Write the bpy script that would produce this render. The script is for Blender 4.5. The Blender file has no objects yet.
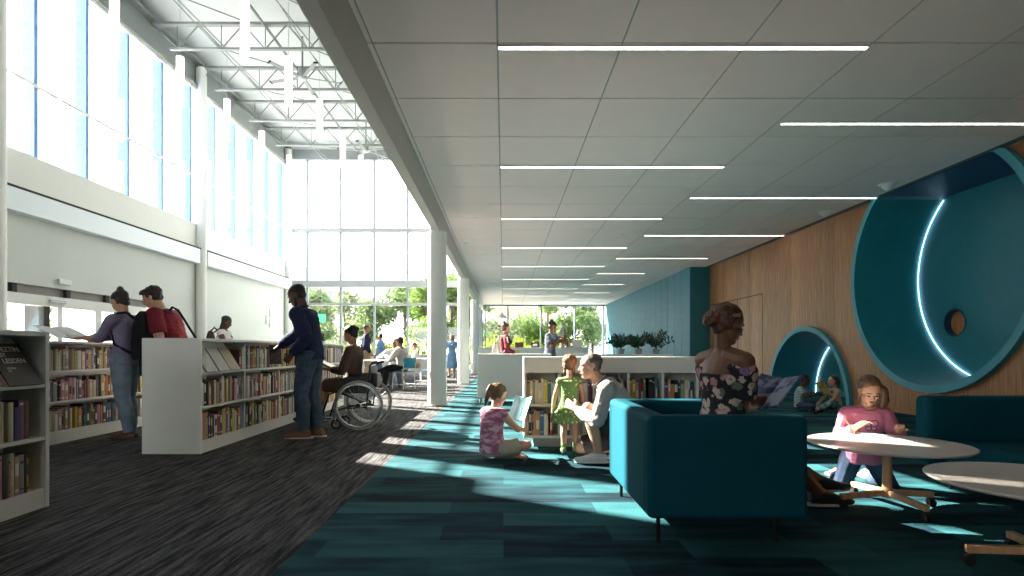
import bpy, bmesh, math, random
from mathutils import Vector, Matrix, noise
V = Vector
R = math.radians
PI = math.pi
random.seed(7)
sc = bpy.context.scene
col = sc.collection

# ---------------------------------------------------------------- camera
cam_d = bpy.data.cameras.new('camera'); cam = bpy.data.objects.new('camera', cam_d); col.objects.link(cam)
cam.location = (0, 0, 1.0); cam.rotation_euler = (PI/2, 0, 0)
cam_d.sensor_width = 36; cam_d.lens = 569/1024*36
cam_d.shift_x = (512-503.5)/1024; cam_d.shift_y = (350.5-288)/1024
cam_d.clip_start = .05; cam_d.clip_end = 400
sc.camera = cam
# ---------------------------------------------------------------- sky
w = bpy.data.worlds.new('sky'); sc.world = w; w.use_nodes = True
nt = w.node_tree; bg = nt.nodes['Background']
tc = nt.nodes.new('ShaderNodeTexCoord'); sp = nt.nodes.new('ShaderNodeSeparateXYZ'); cr = nt.nodes.new('ShaderNodeValToRGB')
nt.links.new(tc.outputs['Generated'], sp.inputs[0]); nt.links.new(sp.outputs['Z'], cr.inputs[0]); nt.links.new(cr.outputs[0], bg.inputs[0])
cr.color_ramp.elements[0].position = 0; cr.color_ramp.elements[0].color = (1, .965, .93, 1)
cr.color_ramp.elements[1].position = .9; cr.color_ramp.elements[1].color = (.80, .88, 1, 1)
bg.inputs[1].default_value = 2.3
# ---------------------------------------------------------------- sun
sd = bpy.data.lights.new('sun', 'SUN'); sun = bpy.data.objects.new('sun', sd); col.objects.link(sun)
sun.rotation_euler = V((1, -.62, -.70)).to_track_quat('-Z', 'Y').to_euler()
sd.energy = 22; sd.angle = R(.5); sd.color = (1, .90, .79)
# ---------------------------------------------------------------- exposure
sc.view_settings.view_transform = 'Standard'; sc.view_settings.look = 'None'
sc.view_settings.exposure = 1.62; sc.view_settings.gamma = 1; sc.view_settings.use_curve_mapping = False
sc.cycles.max_bounces = 10; sc.cycles.diffuse_bounces = 6; sc.cycles.glossy_bounces = 3
sc.cycles.transparent_max_bounces = 24; sc.cycles.transmission_bounces = 6
sc.cycles.caustics_reflective = False; sc.cycles.caustics_refractive = False
sc.cycles.sample_clamp_indirect = 8; sc.cycles.use_denoising = True
# light portals in the window openings (they give off nothing, they only guide sky light sampling)
def portal(name, loc, rot, sx, sy):
    d = bpy.data.lights.new(name, 'AREA'); o = bpy.data.objects.new(name, d); col.objects.link(o)
    d.shape = 'RECTANGLE'; d.size = sx; d.size_y = sy; o.location = loc; o.rotation_euler = rot
    d.cycles.is_portal = True
portal('window_portal', (-9.8, 18.2, 7.3), (0, -PI/2, 0), 4.6, 16)
portal('window_portal', (-5.6, 26.1, 5), (-PI/2, 0, 0), 8.8, 10)
portal('window_portal', (-5.75, -5.9, 2.15), (PI/2, 0, 0), 7.5, 2.5)
portal('window_portal', (2.3, 31.6, 1.8), (-PI/2, 0, 0), 6.9, 3.6)

# ================================================================ helpers
def P(px, py, Z):
    return V(((px-503.5)*Z/569, Z, 1+(350.5-py)*Z/569))
def tag(o, label=None, cat=None, group=None, kind=None):
    if label: o['label'] = label
    if cat: o['category'] = cat
    if group: o['group'] = group
    if kind: o['kind'] = kind
    return o
def empty(name, loc, rz=0, label=None, cat=None, group=None):
    o = bpy.data.objects.new(name, None); col.objects.link(o); o.empty_display_size = .1
    o.location = loc; o.rotation_euler = (0, 0, rz)
    return tag(o, label, cat, group)
class MB:
    def __init__(s): s.v = []; s.f = []; s.mi = []; s.m = 0
    def add(s, vs, fs):
        b = len(s.v); s.v += [tuple(v) for v in vs]; s.f += [tuple(i+b for i in f) for f in fs]; s.mi += [s.m]*len(fs)
        return s
    def box(s, x0, x1, y0, y1, z0, z1):
        return s.add([(x0,y0,z0),(x1,y0,z0),(x1,y1,z0),(x0,y1,z0),(x0,y0,z1),(x1,y0,z1),(x1,y1,z1),(x0,y1,z1)],
              [(0,3,2,1),(4,5,6,7),(0,1,5,4),(1,2,6,5),(2,3,7,6),(3,0,4,7)])
    def obox(s, c, h, M=None):
        M = M or Matrix()
        vs = []
        for z in (-1,1):
            for x,y in ((-1,-1),(1,-1),(1,1),(-1,1)):
                vs.append(V(c)+M.to_3x3()@V((x*h[0],y*h[1],z*h[2])))
        return s.add(vs, [(0,3,2,1),(4,5,6,7),(0,1,5,4),(1,2,6,5),(2,3,7,6),(3,0,4,7)])
    def bar(s, a, b, w, h=None):
        a, b = V(a), V(b); d = b-a; h = h or w
        q = d.to_track_quat('Z', 'Y').to_matrix()
        return s.obox((a+b)/2, (w/2, h/2, d.length/2), q)
    def cyl(s, a, b, r0, r1=None, n=12, caps=True):
        a, b = V(a), V(b); r1 = r0 if r1 is None else r1
        q = (b-a).to_track_quat('Z', 'Y').to_matrix(); vs = []
        for p, r in ((a, r0), (b, r1)):
            for i in range(n):
                t = 2*PI*i/n; vs.append(p+q@V((r*math.cos(t), r*math.sin(t), 0)))
        fs = [(i, (i+1)%n, n+(i+1)%n, n+i) for i in range(n)]
        if caps: fs += [tuple(range(n-1, -1, -1)), tuple(range(n, 2*n))]
        return s.add(vs, fs)
    def tube(s, pts, r, n=8, closed=False, rs=None):
        pts = [V(p) for p in pts]; m = len(pts); vs = []; up = None
        for k, p in enumerate(pts):
            a = pts[(k-1)%m] if (closed or k > 0) else p; b = pts[(k+1)%m] if (closed or k < m-1) else p
            d = (b-a).normalized()
            if up is None: up = V((0,0,1)) if abs(d.z) < .9 else V((1,0,0))
            sx = d.cross(up).normalized(); up = sx.cross(d).normalized()
            rr = rs[k] if rs else r
            for i in range(n):
                t = 2*PI*i/n; vs.append(p+sx*rr*math.cos(t)+up*rr*math.sin(t))
        fs = []
        for k in range(m if closed else m-1):
            for i in range(n):
                a0 = k*n; b0 = ((k+1)%m)*n
                fs.append((a0+i, b0+i, b0+(i+1)%n, a0+(i+1)%n))
        if not closed: fs += [tuple(range(n)), tuple(range((m-1)*n+n-1, (m-1)*n-1, -1))]
        return s.add(vs, fs)
    def ell(s, c, r, M=None, nu=14, nv=9):
        M = (M or Matrix()).to_3x3(); c = V(c); vs = [c+M@V((0,0,r[2]))]; fs = []
        for j in range(1, nv):
            ph = PI*j/nv
            for i in range(nu):
                t = 2*PI*i/nu
                vs.append(c+M@V((r[0]*math.sin(ph)*math.cos(t), r[1]*math.sin(ph)*math.sin(t), r[2]*math.cos(ph))))
        vs.append(c+M@V((0,0,-r[2]))); L = len(vs)-1
        for i in range(nu): fs.append((0, 1+i, 1+(i+1)%nu))
        for j in range(nv-2):
            for i in range(nu):
                a = 1+j*nu; b = a+nu
                fs.append((a+i, b+i, b+(i+1)%nu, a+(i+1)%nu))
        a = 1+(nv-2)*nu
        for i in range(nu): fs.append((a+i, L, a+(i+1)%nu))
        return s.add(vs, fs)
    def caps(s, a, b, r0, r1=None, n=10):
        r1 = r0 if r1 is None else r1; a, b = V(a), V(b); d = b-a
        if d.length < 1e-5: return s.ell(a, (r0,)*3)
        q = d.to_track_quat('Z', 'Y').to_matrix(); rings = []
        for j in (1, 2, 3): t = PI/2*(1-j/3); rings.append((a-d.normalized()*r0*math.sin(t), r0*math.cos(t)))
        for j in (0, 1, 2): t = PI/2*j/3; rings.append((b+d.normalized()*r1*math.sin(t), r1*math.cos(t)))
        vs = [a-d.normalized()*r0]; fs = []
        for p, r in rings:
            for i in range(n): t = 2*PI*i/n; vs.append(p+q@V((r*math.cos(t), r*math.sin(t), 0)))
        vs.append(b+d.normalized()*r1); L = len(vs)-1
        for i in range(n): fs.append((0, 1+(i+1)%n, 1+i)); fs.append((L, L-n+i, L-n+(i+1)%n))
        for j in range(len(rings)-1):
            for i in range(n):
                a0 = 1+j*n; b0 = a0+n; fs.append((a0+i, a0+(i+1)%n, b0+(i+1)%n, b0+i))
        return s.add(vs, fs)
    def loft(s, rings, n=18, p=2.4):
        # rings: (centre, side vector, front vector, a, b)
        vs = []; fs = []
        for c, sx, fx, a, b in rings:
            for i in range(n):
                t = 2*PI*i/n; ct, st = math.cos(t), math.sin(t)
                e = 2/p; x = math.copysign(abs(ct)**e, ct); y = math.copysign(abs(st)**e, st)
                vs.append(V(c)+V(sx)*a*x+V(fx)*b*y)
        m = len(rings)
        for k in range(m-1):
            for i in range(n): fs.append((k*n+i, k*n+(i+1)%n, (k+1)*n+(i+1)%n, (k+1)*n+i))
        fs += [tuple(range(n-1, -1, -1)), tuple(range((m-1)*n, m*n))]
        return s.add(vs, fs)
    def lathe(s, prof, c=(0,0,0), n=32):
        c = V(c); vs = []; fs = []
        for r, z in prof:
            for i in range(n): t = 2*PI*i/n; vs.append(c+V((r*math.cos(t), r*math.sin(t), z)))
        for k in range(len(prof)-1):
            for i in range(n): fs.append((k*n+i, k*n+(i+1)%n, (k+1)*n+(i+1)%n, (k+1)*n+i))
        return s.add(vs, fs)
    def mesh(s, name):
        me = bpy.data.meshes.new(name); me.from_pydata(s.v, [], s.f); me.update(); return me
    def build(s, name, mats, parent=None, smooth=False, bevel=0, seg=2, kind=None, loc=None):
        me = s.mesh(name); mats = mats if isinstance(mats, (list, tuple)) else [mats]
        for m in mats: me.materials.append(m)
        if len(mats) > 1: me.polygons.foreach_set('material_index', s.mi)
        bm = bmesh.new(); bm.from_mesh(me); bmesh.ops.recalc_face_normals(bm, faces=bm.faces); bm.to_mesh(me); bm.free()
        if smooth:
            me.polygons.foreach_set('use_smooth', [True]*len(me.polygons))
        o = bpy.data.objects.new(name, me); col.objects.link(o)
        if parent: o.parent = parent
        if loc: o.location = loc
        if kind: o['kind'] = kind
        if bevel:
            b = o.modifiers.new('b', 'BEVEL'); b.width = bevel; b.segments = seg; b.limit_method = 'ANGLE'; b.angle_limit = R(40)
            me.polygons.foreach_set('use_smooth', [True]*len(me.polygons))
            b.harden_normals = True
        return o

# ---------------------------------------------------------------- materials
def mat(name, c, rough=.6, metal=0, var=.06, scale=6, bump=0, bscale=60, spec=.4, sheen=0, c2=None, kind='noise', stretch=None, coat=0, detail=4, pos=(.35,.65)):
    m = bpy.data.materials.new(name); m.use_nodes = True; nt = m.node_tree; b = nt.nodes['Principled BSDF']
    b.inputs['Roughness'].default_value = rough; b.inputs['Metallic'].default_value = metal
    b.inputs['Specular IOR Level'].default_value = spec; b.inputs['Sheen Weight'].default_value = sheen
    b.inputs['Coat Weight'].default_value = coat
    tc = nt.nodes.new('ShaderNodeTexCoord'); mp = nt.nodes.new('ShaderNodeMapping'); nt.links.new(tc.outputs['Object'], mp.inputs[0])
    if stretch: mp.inputs['Scale'].default_value = stretch
    if kind == 'voronoi':
        n = nt.nodes.new('ShaderNodeTexVoronoi'); n.inputs['Scale'].default_value = scale; out = n.outputs['Distance']
    else:
        n = nt.nodes.new('ShaderNodeTexNoise'); n.inputs['Scale'].default_value = scale; n.inputs['Detail'].default_value = detail; out = n.outputs[0]
    nt.links.new(mp.outputs[0], n.inputs['Vector'])
    r = nt.nodes.new('ShaderNodeValToRGB'); nt.links.new(out, r.inputs[0])
    c2 = c2 or tuple(min(1, x*(1-var*2)) for x in c)
    r.color_ramp.elements[0].position, r.color_ramp.elements[1].position = pos
    r.color_ramp.elements[0].color = (*c2, 1); r.color_ramp.elements[1].color = (*c, 1)
    nt.links.new(r.outputs[0], b.inputs['Base Color'])
    if bump:
        n2 = nt.nodes.new('ShaderNodeTexNoise'); n2.inputs['Scale'].default_value = bscale; nt.links.new(mp.outputs[0], n2.inputs['Vector'])
        bp = nt.nodes.new('ShaderNodeBump'); bp.inputs['Strength'].default_value = bump; bp.inputs['Distance'].default_value = .01
        nt.links.new(n2.outputs[0], bp.inputs['Height']); nt.links.new(bp.outputs[0], b.inputs['Normal'])
    return m
def emis(name, c, s):
    m = bpy.data.materials.new(name); m.use_nodes = True; nt = m.node_tree; b = nt.nodes['Principled BSDF']
    b.inputs['Base Color'].default_value = (*c, 1); b.inputs['Emission Color'].default_value = (*c, 1); b.inputs['Emission Strength'].default_value = s
    return m
def glassmat(name, tint=(.95,.98,.98), refl=.06):
    m = bpy.data.materials.new(name); m.use_nodes = True; nt = m.node_tree; nt.nodes.remove(nt.nodes['Principled BSDF'])
    t = nt.nodes.new('ShaderNodeBsdfTransparent'); t.inputs[0].default_value = (*tint, 1)
    g = nt.nodes.new('ShaderNodeBsdfGlossy'); g.inputs['Roughness'].default_value = .02
    mx = nt.nodes.new('ShaderNodeMixShader'); mx.inputs[0].default_value = refl
    nt.links.new(t.outputs[0], mx.inputs[1]); nt.links.new(g.outputs[0], mx.inputs[2]); nt.links.new(mx.outputs[0], nt.nodes['Material Output'].inputs[0])
    return m
M = {}
M['white'] = mat('white_paint', (.74,.74,.71), .55, var=.01)
M['wallwhite'] = mat('wall_paint', (.60,.62,.59), .7, var=.01)
M['greywhite'] = mat('grey_white_steel', (.36,.37,.37), .45, var=.02)
M['beam'] = mat('soffit_paint', (.48,.45,.41), .55, var=.02)
M['deck'] = mat('roof_deck', (.52,.55,.56), .6, var=.01)
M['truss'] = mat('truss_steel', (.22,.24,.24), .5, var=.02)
M['fin'] = mat('skylit_blue_fin', (.16,.28,.55), .4, var=.02)  # blue sky light on the fins is put into their base colour
M['mull'] = mat('mullion', (.26,.29,.31), .5, var=.01)
M['darkgap'] = mat('dark_gap', (.03,.03,.03), .8)
M['glass'] = glassmat('window_glass')
M['black'] = mat('black_plastic', (.012,.012,.013), .45)
M['blackmetal'] = mat('black_metal', (.02,.02,.02), .35, metal=.6)
M['chrome'] = mat('chrome', (.75,.75,.75), .22, metal=1, var=.01)
M['greymetal'] = mat('grey_metal', (.35,.36,.36), .4, metal=.3)
M['shelf'] = mat('shelf_laminate', (.66,.655,.62), .4, var=.01)
M['shelfend'] = mat('shelf_end', (.76,.75,.70), .45, var=.02)
M['tealpaint'] = mat('teal_paint', (.022,.20,.27), .5, var=.04)
M['tealrim'] = mat('teal_rim', (.05,.27,.36), .5, var=.03)
M['tealin'] = mat('teal_inner', (.010,.20,.245), .45, var=.05)
M['navyin'] = mat('navy_recess', (.012,.06,.14), .5, var=.05)
M['bluepanel'] = mat('blue_panel', (.045,.20,.29), .55, var=.06, scale=2, stretch=(1,.3,4))
M['ledcool'] = emis('led_cool', (.6,.85,1), 3)
M['ledwhite'] = emis('led_white', (1,.92,.84), 4)
M['pend'] = emis('pendant_glow', (1,.98,.95), 1.0)

def teal_carpet():
    m = bpy.data.materials.new('teal_carpet'); m.use_nodes = True; nt = m.node_tree; b = nt.nodes['Principled BSDF']; L = nt.links.new
    tc = nt.nodes.new('ShaderNodeTexCoord'); mp = nt.nodes.new('ShaderNodeMapping'); L(tc.outputs['Object'], mp.inputs[0])
    br = nt.nodes.new('ShaderNodeTexBrick'); L(mp.outputs[0], br.inputs[0])
    br.inputs['Scale'].default_value = 1; br.inputs['Brick Width'].default_value = .92; br.inputs['Row Height'].default_value = .25
    br.inputs['Mortar Size'].default_value = 0; br.offset = .37; br.inputs['Color1'].default_value = (0,0,0,1); br.inputs['Color2'].default_value = (1,1,1,1)
    n = nt.nodes.new('ShaderNodeTexNoise'); mp2 = nt.nodes.new('ShaderNodeMapping'); mp2.inputs['Scale'].default_value = (1.1, 5, 1); L(tc.outputs['Object'], mp2.inputs[0]); L(mp2.outputs[0], n.inputs['Vector']); n.inputs['Scale'].default_value = 1.6; n.inputs['Detail'].default_value = 5
    ad = nt.nodes.new('ShaderNodeMath'); ad.operation = 'MULTIPLY_ADD'; L(br.outputs['Color'], ad.inputs[0]); ad.inputs[1].default_value = .55; L(n.outputs[0], ad.inputs[2])
    cr = nt.nodes.new('ShaderNodeValToRGB'); L(ad.outputs[0], cr.inputs[0]); e = cr.color_ramp.elements
    e[0].position = .42; e[0].color = (.002,.013,.020,1); e[1].position = 1.0; e[1].color = (.024,.105,.118,1)
    x = e.new(.62); x.color = (.008,.040,.052,1)
    L(cr.outputs[0], b.inputs['Base Color'])
    f = nt.nodes.new('ShaderNodeTexNoise'); f.inputs['Scale'].default_value = 130; L(tc.outputs['Object'], f.inputs['Vector'])
    mx = nt.nodes.new('ShaderNodeMixRGB'); mx.blend_type = 'OVERLAY'; mx.inputs[0].default_value = .55; L(cr.outputs[0], mx.inputs[1]); L(f.outputs[0], mx.inputs[2]); L(mx.outputs[0], b.inputs['Base Color'])
    bp = nt.nodes.new('ShaderNodeBump'); bp.inputs['Strength'].default_value = .4; bp.inputs['Distance'].default_value = .01; L(f.outputs[0], bp.inputs['Height']); L(bp.outputs[0], b.inputs['Normal'])
    b.inputs['Roughness'].default_value = .95; b.inputs['Sheen Weight'].default_value = 0; b.inputs['Specular IOR Level'].default_value = .1
    return m
def grey_carpet():
    m = bpy.data.materials.new('grey_carpet'); m.use_nodes = True; nt = m.node_tree; b = nt.nodes['Principled BSDF']; L = nt.links.new
    tc = nt.nodes.new('ShaderNodeTexCoord'); mp = nt.nodes.new('ShaderNodeMapping'); L(tc.outputs['Object'], mp.inputs[0]); mp.inputs['Scale'].default_value = (1, .06, 1)
    n = nt.nodes.new('ShaderNodeTexNoise'); n.inputs['Scale'].default_value = 34; n.inputs['Detail'].default_value = 8; n.inputs['Roughness'].default_value = .72; L(mp.outputs[0], n.inputs['Vector'])
    cr = nt.nodes.new('ShaderNodeValToRGB'); L(n.outputs[0], cr.inputs[0]); e = cr.color_ramp.elements
    e[0].position = .42; e[0].color = (.012,.012,.014,1); e[1].position = .60; e[1].color = (.115,.108,.105,1)
    x = e.new(.5); x.color = (.055,.052,.053,1)
    f = nt.nodes.new('ShaderNodeTexNoise'); f.inputs['Scale'].default_value = 110; mp3 = nt.nodes.new('ShaderNodeMapping'); mp3.inputs['Scale'].default_value = (1, .4, 1); L(tc.outputs['Object'], mp3.inputs[0]); L(mp3.outputs[0], f.inputs['Vector'])
    mx = nt.nodes.new('ShaderNodeMixRGB'); mx.blend_type = 'OVERLAY'; mx.inputs[0].default_value = .7; L(cr.outputs[0], mx.inputs[1]); L(f.outputs[0], mx.inputs[2]); L(mx.outputs[0], b.inputs['Base Color'])
    b.inputs['Roughness'].default_value = .95; b.inputs['Specular IOR Level'].default_value = .1
    return m
def wood_mat(name, c1, c2, plank=.33, axis='Y', scale=1):
    m = bpy.data.materials.new(name); m.use_nodes = True; nt = m.node_tree; b = nt.nodes['Principled BSDF']; L = nt.links.new
    tc = nt.nodes.new('ShaderNodeTexCoord'); mp = nt.nodes.new('ShaderNodeMapping'); L(tc.outputs['Object'], mp.inputs[0])
    mp.inputs['Scale'].default_value = (scale, scale, .06*scale)
    n = nt.nodes.new('ShaderNodeTexNoise'); n.inputs['Scale'].default_value = 34; n.inputs['Detail'].default_value = 6; L(mp.outputs[0], n.inputs['Vector'])
    s = nt.nodes.new('ShaderNodeSeparateXYZ'); L(tc.outputs['Object'], s.inputs[0])
    d = nt.nodes.new('ShaderNodeMath'); d.operation = 'DIVIDE'; L(s.outputs[axis], d.inputs[0]); d.inputs[1].default_value = plank
    fl = nt.nodes.new('ShaderNodeMath'); fl.operation = 'FLOOR'; L(d.outputs[0], fl.inputs[0])
    wn = nt.nodes.new('ShaderNodeTexWhiteNoise'); wn.noise_dimensions = '1D'; L(fl.outputs[0], wn.inputs['W'])
    ad = nt.nodes.new('ShaderNodeMath'); ad.operation = 'MULTIPLY_ADD'; L(wn.outputs['Value'], ad.inputs[0]); ad.inputs[1].default_value = .22; L(n.outputs[0], ad.inputs[2])
    cr = nt.nodes.new('ShaderNodeValToRGB'); L(ad.outputs[0], cr.inputs[0]); e = cr.color_ramp.elements
    e[0].position = .4; e[0].color = (*c1, 1); e[1].position = .85; e[1].color = (*c2, 1)
    L(cr.outputs[0], b.inputs['Base Color']); b.inputs['Roughness'].default_value = .45
    return m
M['teal_carpet'] = teal_carpet(); M['grey_carpet'] = grey_carpet()
M['wood'] = wood_mat('oak_veneer', (.22,.09,.034), (.46,.22,.088))
M['woodleg'] = wood_mat('beech', (.42,.22,.11), (.6,.36,.2), plank=5)
M['tile'] = mat('ceiling_tile', (.90,.74,.70), .9, var=.01, bump=.1, bscale=150)
# ================================================================ the building
HC = 3.57; XR = 6.35; XS = -1.14; YB = 32.0; YA = 26.3; XL = -10.0; YN = -6.0
def st(mb, name, m, **k): return mb.build(name, m, kind='structure', **k)
st(MB().box(XS+.105, 7.45, YN, YB, -.15, 0), 'floor_teal_carpet', M['teal_carpet'])
st(MB().box(XL-.3, XS+.105, YN, YA+.3, -.15, 0), 'floor_grey_carpet', M['grey_carpet'])
st(MB().box(XL-.3, -1.27, YN, YA+.3, 10.62, 10.8), 'ceiling_atrium', M['deck'])
# ceiling tiles: each row of tiles with a recessed joint
mb = MB(); g = .008; T = 1.045
x = -.05-2*T
y0 = 4.755-11*T
for i in range(0, 8):
    a = max(XS, x+i*T+g); b = min(XR, x+(i+1)*T-g)
    if b <= a: continue
    j = 0
    while y0+j*T < YB:
        c = max(YN, y0+j*T+g); d = min(YB, y0+(j+1)*T-g)
        mb.box(a, b, c, d, HC, HC+.02); j += 1
st(mb, 'ceiling', M['tile'])
st(MB().box(XS, 6.6, YN, YB, HC+.02, HC+.2), 'ceiling_backing', mat('joint_grey', (.16,.15,.145), .9))
mb = MB()   # pale grid runners between the tile columns
for i in range(8):
    xx = -.05+(i-1)*T
    if xx > XS: mb.box(xx-.007, xx+.007, YN, YB, HC+.004, HC+.02)
st(mb, 'trim_1', mat('grid_runner', (.42,.40,.37), .7))
# big soffit beam and the tall wall above it
st(MB().box(-1.27, XS, YN, YB, 3.14, HC+.2), 'trim_2', M['beam'])
st(MB().box(-1.27, XS, YN, YA+.3, HC+.2, 10.8), 'wall_atrium_right', M['wallwhite'])
# enclosing walls behind the camera; unseen window added to light camera-facing surfaces
st(MB().box(XL-.3, 7.5, YN-.2, YN, 0, .9).box(XL-.3, 7.5, YN-.2, YN, 3.4, 10.8).box(XL-.3, -9.5, YN-.2, YN, .9, 3.4).box(-2, 7.5, YN-.2, YN, .9, 3.4), 'wall_front', M['wallwhite'])
f = st(MB().box(-9.5, -2, YN-.1, YN-.09, .9, 3.4), 'window_added_fill', M['glass'])
mb = MB()
for i in range(5): mb.box(-9.5+1.875*i-.03, -9.5+1.875*i+.03, YN-.15, YN-.02, .9, 3.4)
mb.build('mullion', M['mull'], f)
# left wall: lower wall with the entrance opening, solid part and an unseen infill added to block sun before the first column
st(MB().box(XL-.25, XL, YN, 10.1, 0, 10.62).box(XL-.25, XL, 10.1, 11.35, 0, 5.06).box(XL-.25, XL, 10.1, 10.5, 5.06, 6.9).box(XL-.25, XL, 11.35, 16.2, 2.39, 5.06).box(XL-.25, XL, 16.2, YA+.2, 0, 5.06), 'wall_left', M['wallwhite'])
st(MB().box(XL, XL+.06, YN, YA, 4.32, 5.10), 'trim_3', M['white'])
st(MB().box(XL, XL+.25, YN, 18.3, 3.8, 4.26).box(XL, XL+.25, 18.8, YA-.2, 3.8, 4.26), 'trim_4', mat('light_shelf', (.72,.78,.84), .35, var=.01), bevel=.01)
mb = MB().box(XL, XL+.005, 18.68, 18.70, 0, 5.0).box(XL, XL+.22, YN, YA, 4.262, 4.318)
st(mb, 'trim_5', M['darkgap'])
# clerestory glazing
def pane(mb, *a): mb.box(*a)
mb = MB(); mb.box(XL-.03, XL-.02, 10.1, YA, 5.06, 9.5); f = st(mb, 'window_1', M['glass'])
fin = MB(); k = 0
for k in range(0, 10):
    y = 12.1+1.5*k
    fin.box(XL-.24, XL+.02, y, y+.1, 5.06, 9.5)
fin.build('fin', M['fin'], f)
rl = MB(); rl.box(XL-.02, XL+.03, 10.1, YA, 6.61, 6.68).box(XL-.08, XL+.06, 10.1, YA, 9.42, 9.52)
MB().box(XL+.03, XL+.04, 10.1, 10.75, 8.25, 9.5).box(XL+.03, XL+.04, 10.75, 11.0, 8.8, 9.5).build('unseen_sun_blocker', M['white'], f)  # unseen panels added to keep high sun off the tables and armchair
rl.build('transom', M['white'], f, bevel=.01)
st(MB().box(XL-.15, XL+.12, YN, YA, 9.52, 9.62).box(XL-.02, XL+.02, YN, YA, 9.62, 10.3).box(XL-.15, XL+.2, YN, YA, 10.3, 10.4).box(XL-.2, XL-.04, YN, YA, 9.5, 10.62), 'trim_6', M['truss'])
# end wall glazing of the atrium
f = st(MB().box(XL, -1.27, YA+.02, YA+.03, 0, 9.85), 'window_2', M['glass'])
mb = MB()
for i in range(5):
    x = -9.06+1.545*i; mb.box(x-.04, x+.04, YA-.07, YA+.12, 0, 9.85)
mb.build('mullion', M['mull'], f)
mb = MB().box(XL, -1.27, YA-.12, YA+.12, 6.46, 6.64).box(XL, -1.27, YA-.16, YA+.1, 3.92, 4.22).box(XL, -1.27, YA-.08, YA+.1, 3.08, 3.2).box(XL, -1.27, YA-.06, YA+.1, 0, .12)
mb.build('transom', M['greywhite'], f)
st(MB().box(XL, -1.27, YA-.12, YA+.12, 9.8, 10.25), 'trim_7', M['truss'])
st(MB().box(XL, -1.27, YA-.02, YA+.12, 10.25, 10.62), 'wall_atrium_end', M['wallwhite'])
# glazing at the far end of the low hall
f = st(MB().box(-1.1, 5.75, YB-.06, YB-.05, 0, HC), 'window_3', M['glass'])
mb = MB()
for x in (-1.02, 0.25, 2.1, 4.0, 5.6): mb.box(x-.04, x+.04, YB-.14, YB+.02, 0, HC)
mb.box(-1.1, 5.75, YB-.14, YB+.02, HC-.1, HC).box(-1.1, 5.75, YB-.14, YB+.02, 0, .1)
mb.build('mullion', M['mull'], f)
f = st(MB().box(-1.21, -1.2, 26.5, YB, 0, 3.14), 'window_4', M['glass'])
mb = MB()
for y in (26.6, 28.4, 30.2, 31.9): mb.box(-1.25, -1.15, y-.04, y+.04, 0, 3.14)
mb.build('mullion', M['mull'], f)
st(MB().box(-1.42, -1.1, 24.7, 25.0, 0, 3.14), 'trim_8', M['greymetal'])
# round columns
def column(name, x, y, r, z, label, g):
    o = empty(name, (x, y, 0)); o['kind'] = 'structure'; tag(o, label, 'column', g)
    MB().cyl((0,0,0), (0,0,z), r, n=40).build('shaft', M['white'], o, smooth=False)
    o.children[0].data.polygons.foreach_set('use_smooth', [True]*len(o.children[0].data.polygons))
    b = o.children[0].modifiers.new('e', 'EDGE_SPLIT')
    MB().lathe([(r+.001,0),(r+.012,0),(r+.012,.03),(r+.001,.03)], n=40).build('base_collar', M['greywhite'], o, smooth=True)
    return o
for (y, r, lb) in ((10.3, .172, 'thick white round column standing at the carpet edge beside the cafe chairs'), (17.0, .172, 'white round column behind the thick one at the carpet edge'), (23.9, .16, 'furthest white round column of the row along the carpet edge')):
    column('round_column', -1.2, y, r, 3.14, lb, 'columns under the soffit beam')
for (y, lb) in ((11.05, 'tall white steel column at the left edge of the picture'), (18.55, 'tall white steel column between the clerestory bays'), (26.05, 'tall white steel column in the corner of the glass end wall')):
    column('tall_column', -9.85, y, .16, 10.2, lb, 'tall columns along the clerestory wall')
# right wall, panelled in oak, with two round niches
C1 = (8.43, 2.226, 1.851, .105, 1.07); C2 = (11.9, -.08, 1.585, .10, 1.0)
def cut(y, c, r):
    d = abs(y-c[0])
    if d >= r: return None
    h = math.sqrt(r*r-d*d); return (c[1]-h, c[1]+h)
def slices(mb, ya, yb, step, x, z0, z1, holes, x2=None):
    y = ya
    while y < yb-1e-6:
        y2 = min(yb, y+step); m = (y+y2)/2; iv = [(z0(m), z1(m))]
        for c, r in holes:
            k = cut(m, c, r)
            if k:
                n = []
                for a, b in iv:
                    if k[0] > a: n.append((a, min(b, k[0])))
                    if k[1] < b: n.append((max(a, k[1]), b))
                iv = n
        for a, b in iv:
            if b-a > 1e-4: mb.add([(x,y,a),(x,y2,a),(x,y2,b),(x,y,b)], [(0,1,2,3)])
        y = y2
mb = MB()
slices(mb, YN, 6.5, 10, XR, lambda y: 0, lambda y: HC, [])
slices(mb, 6.5, 13.6, .02, XR, lambda y: 0, lambda y: HC, [(C1, C1[2]-.03), (C2, C2[2]-.03)])
slices(mb, 13.6, 17.6, 10, XR, lambda y: 0, lambda y: HC, [])
slices(mb, 17.6, YB, 20, XR, lambda y: 0, lambda y: HC, [])
wr = st(mb, 'wall_right', M['wood'])
st(MB().box(7.55, 7.6, YN, YB, 0, HC+.2), 'wall_right_outer', M['darkgap'])
mb = MB()
for (y, z) in ((13.94, 2.39), (15.44, 2.39)): mb.box(XR-.004, XR+.001, y-.012, y+.012, 0, z)
mb.box(XR-.004, XR+.001, 13.94, 17.5, 2.38, 2.40)
st(mb, 'door_1', M['darkgap'])
mb = MB()
for y in (5.2, 7.3-1.5, 14.7, 16.4): mb.box(XR-.002, XR+.001, y-.004, y+.004, 0, HC)
st(mb, 'trim_9', M['darkgap'])
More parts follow.
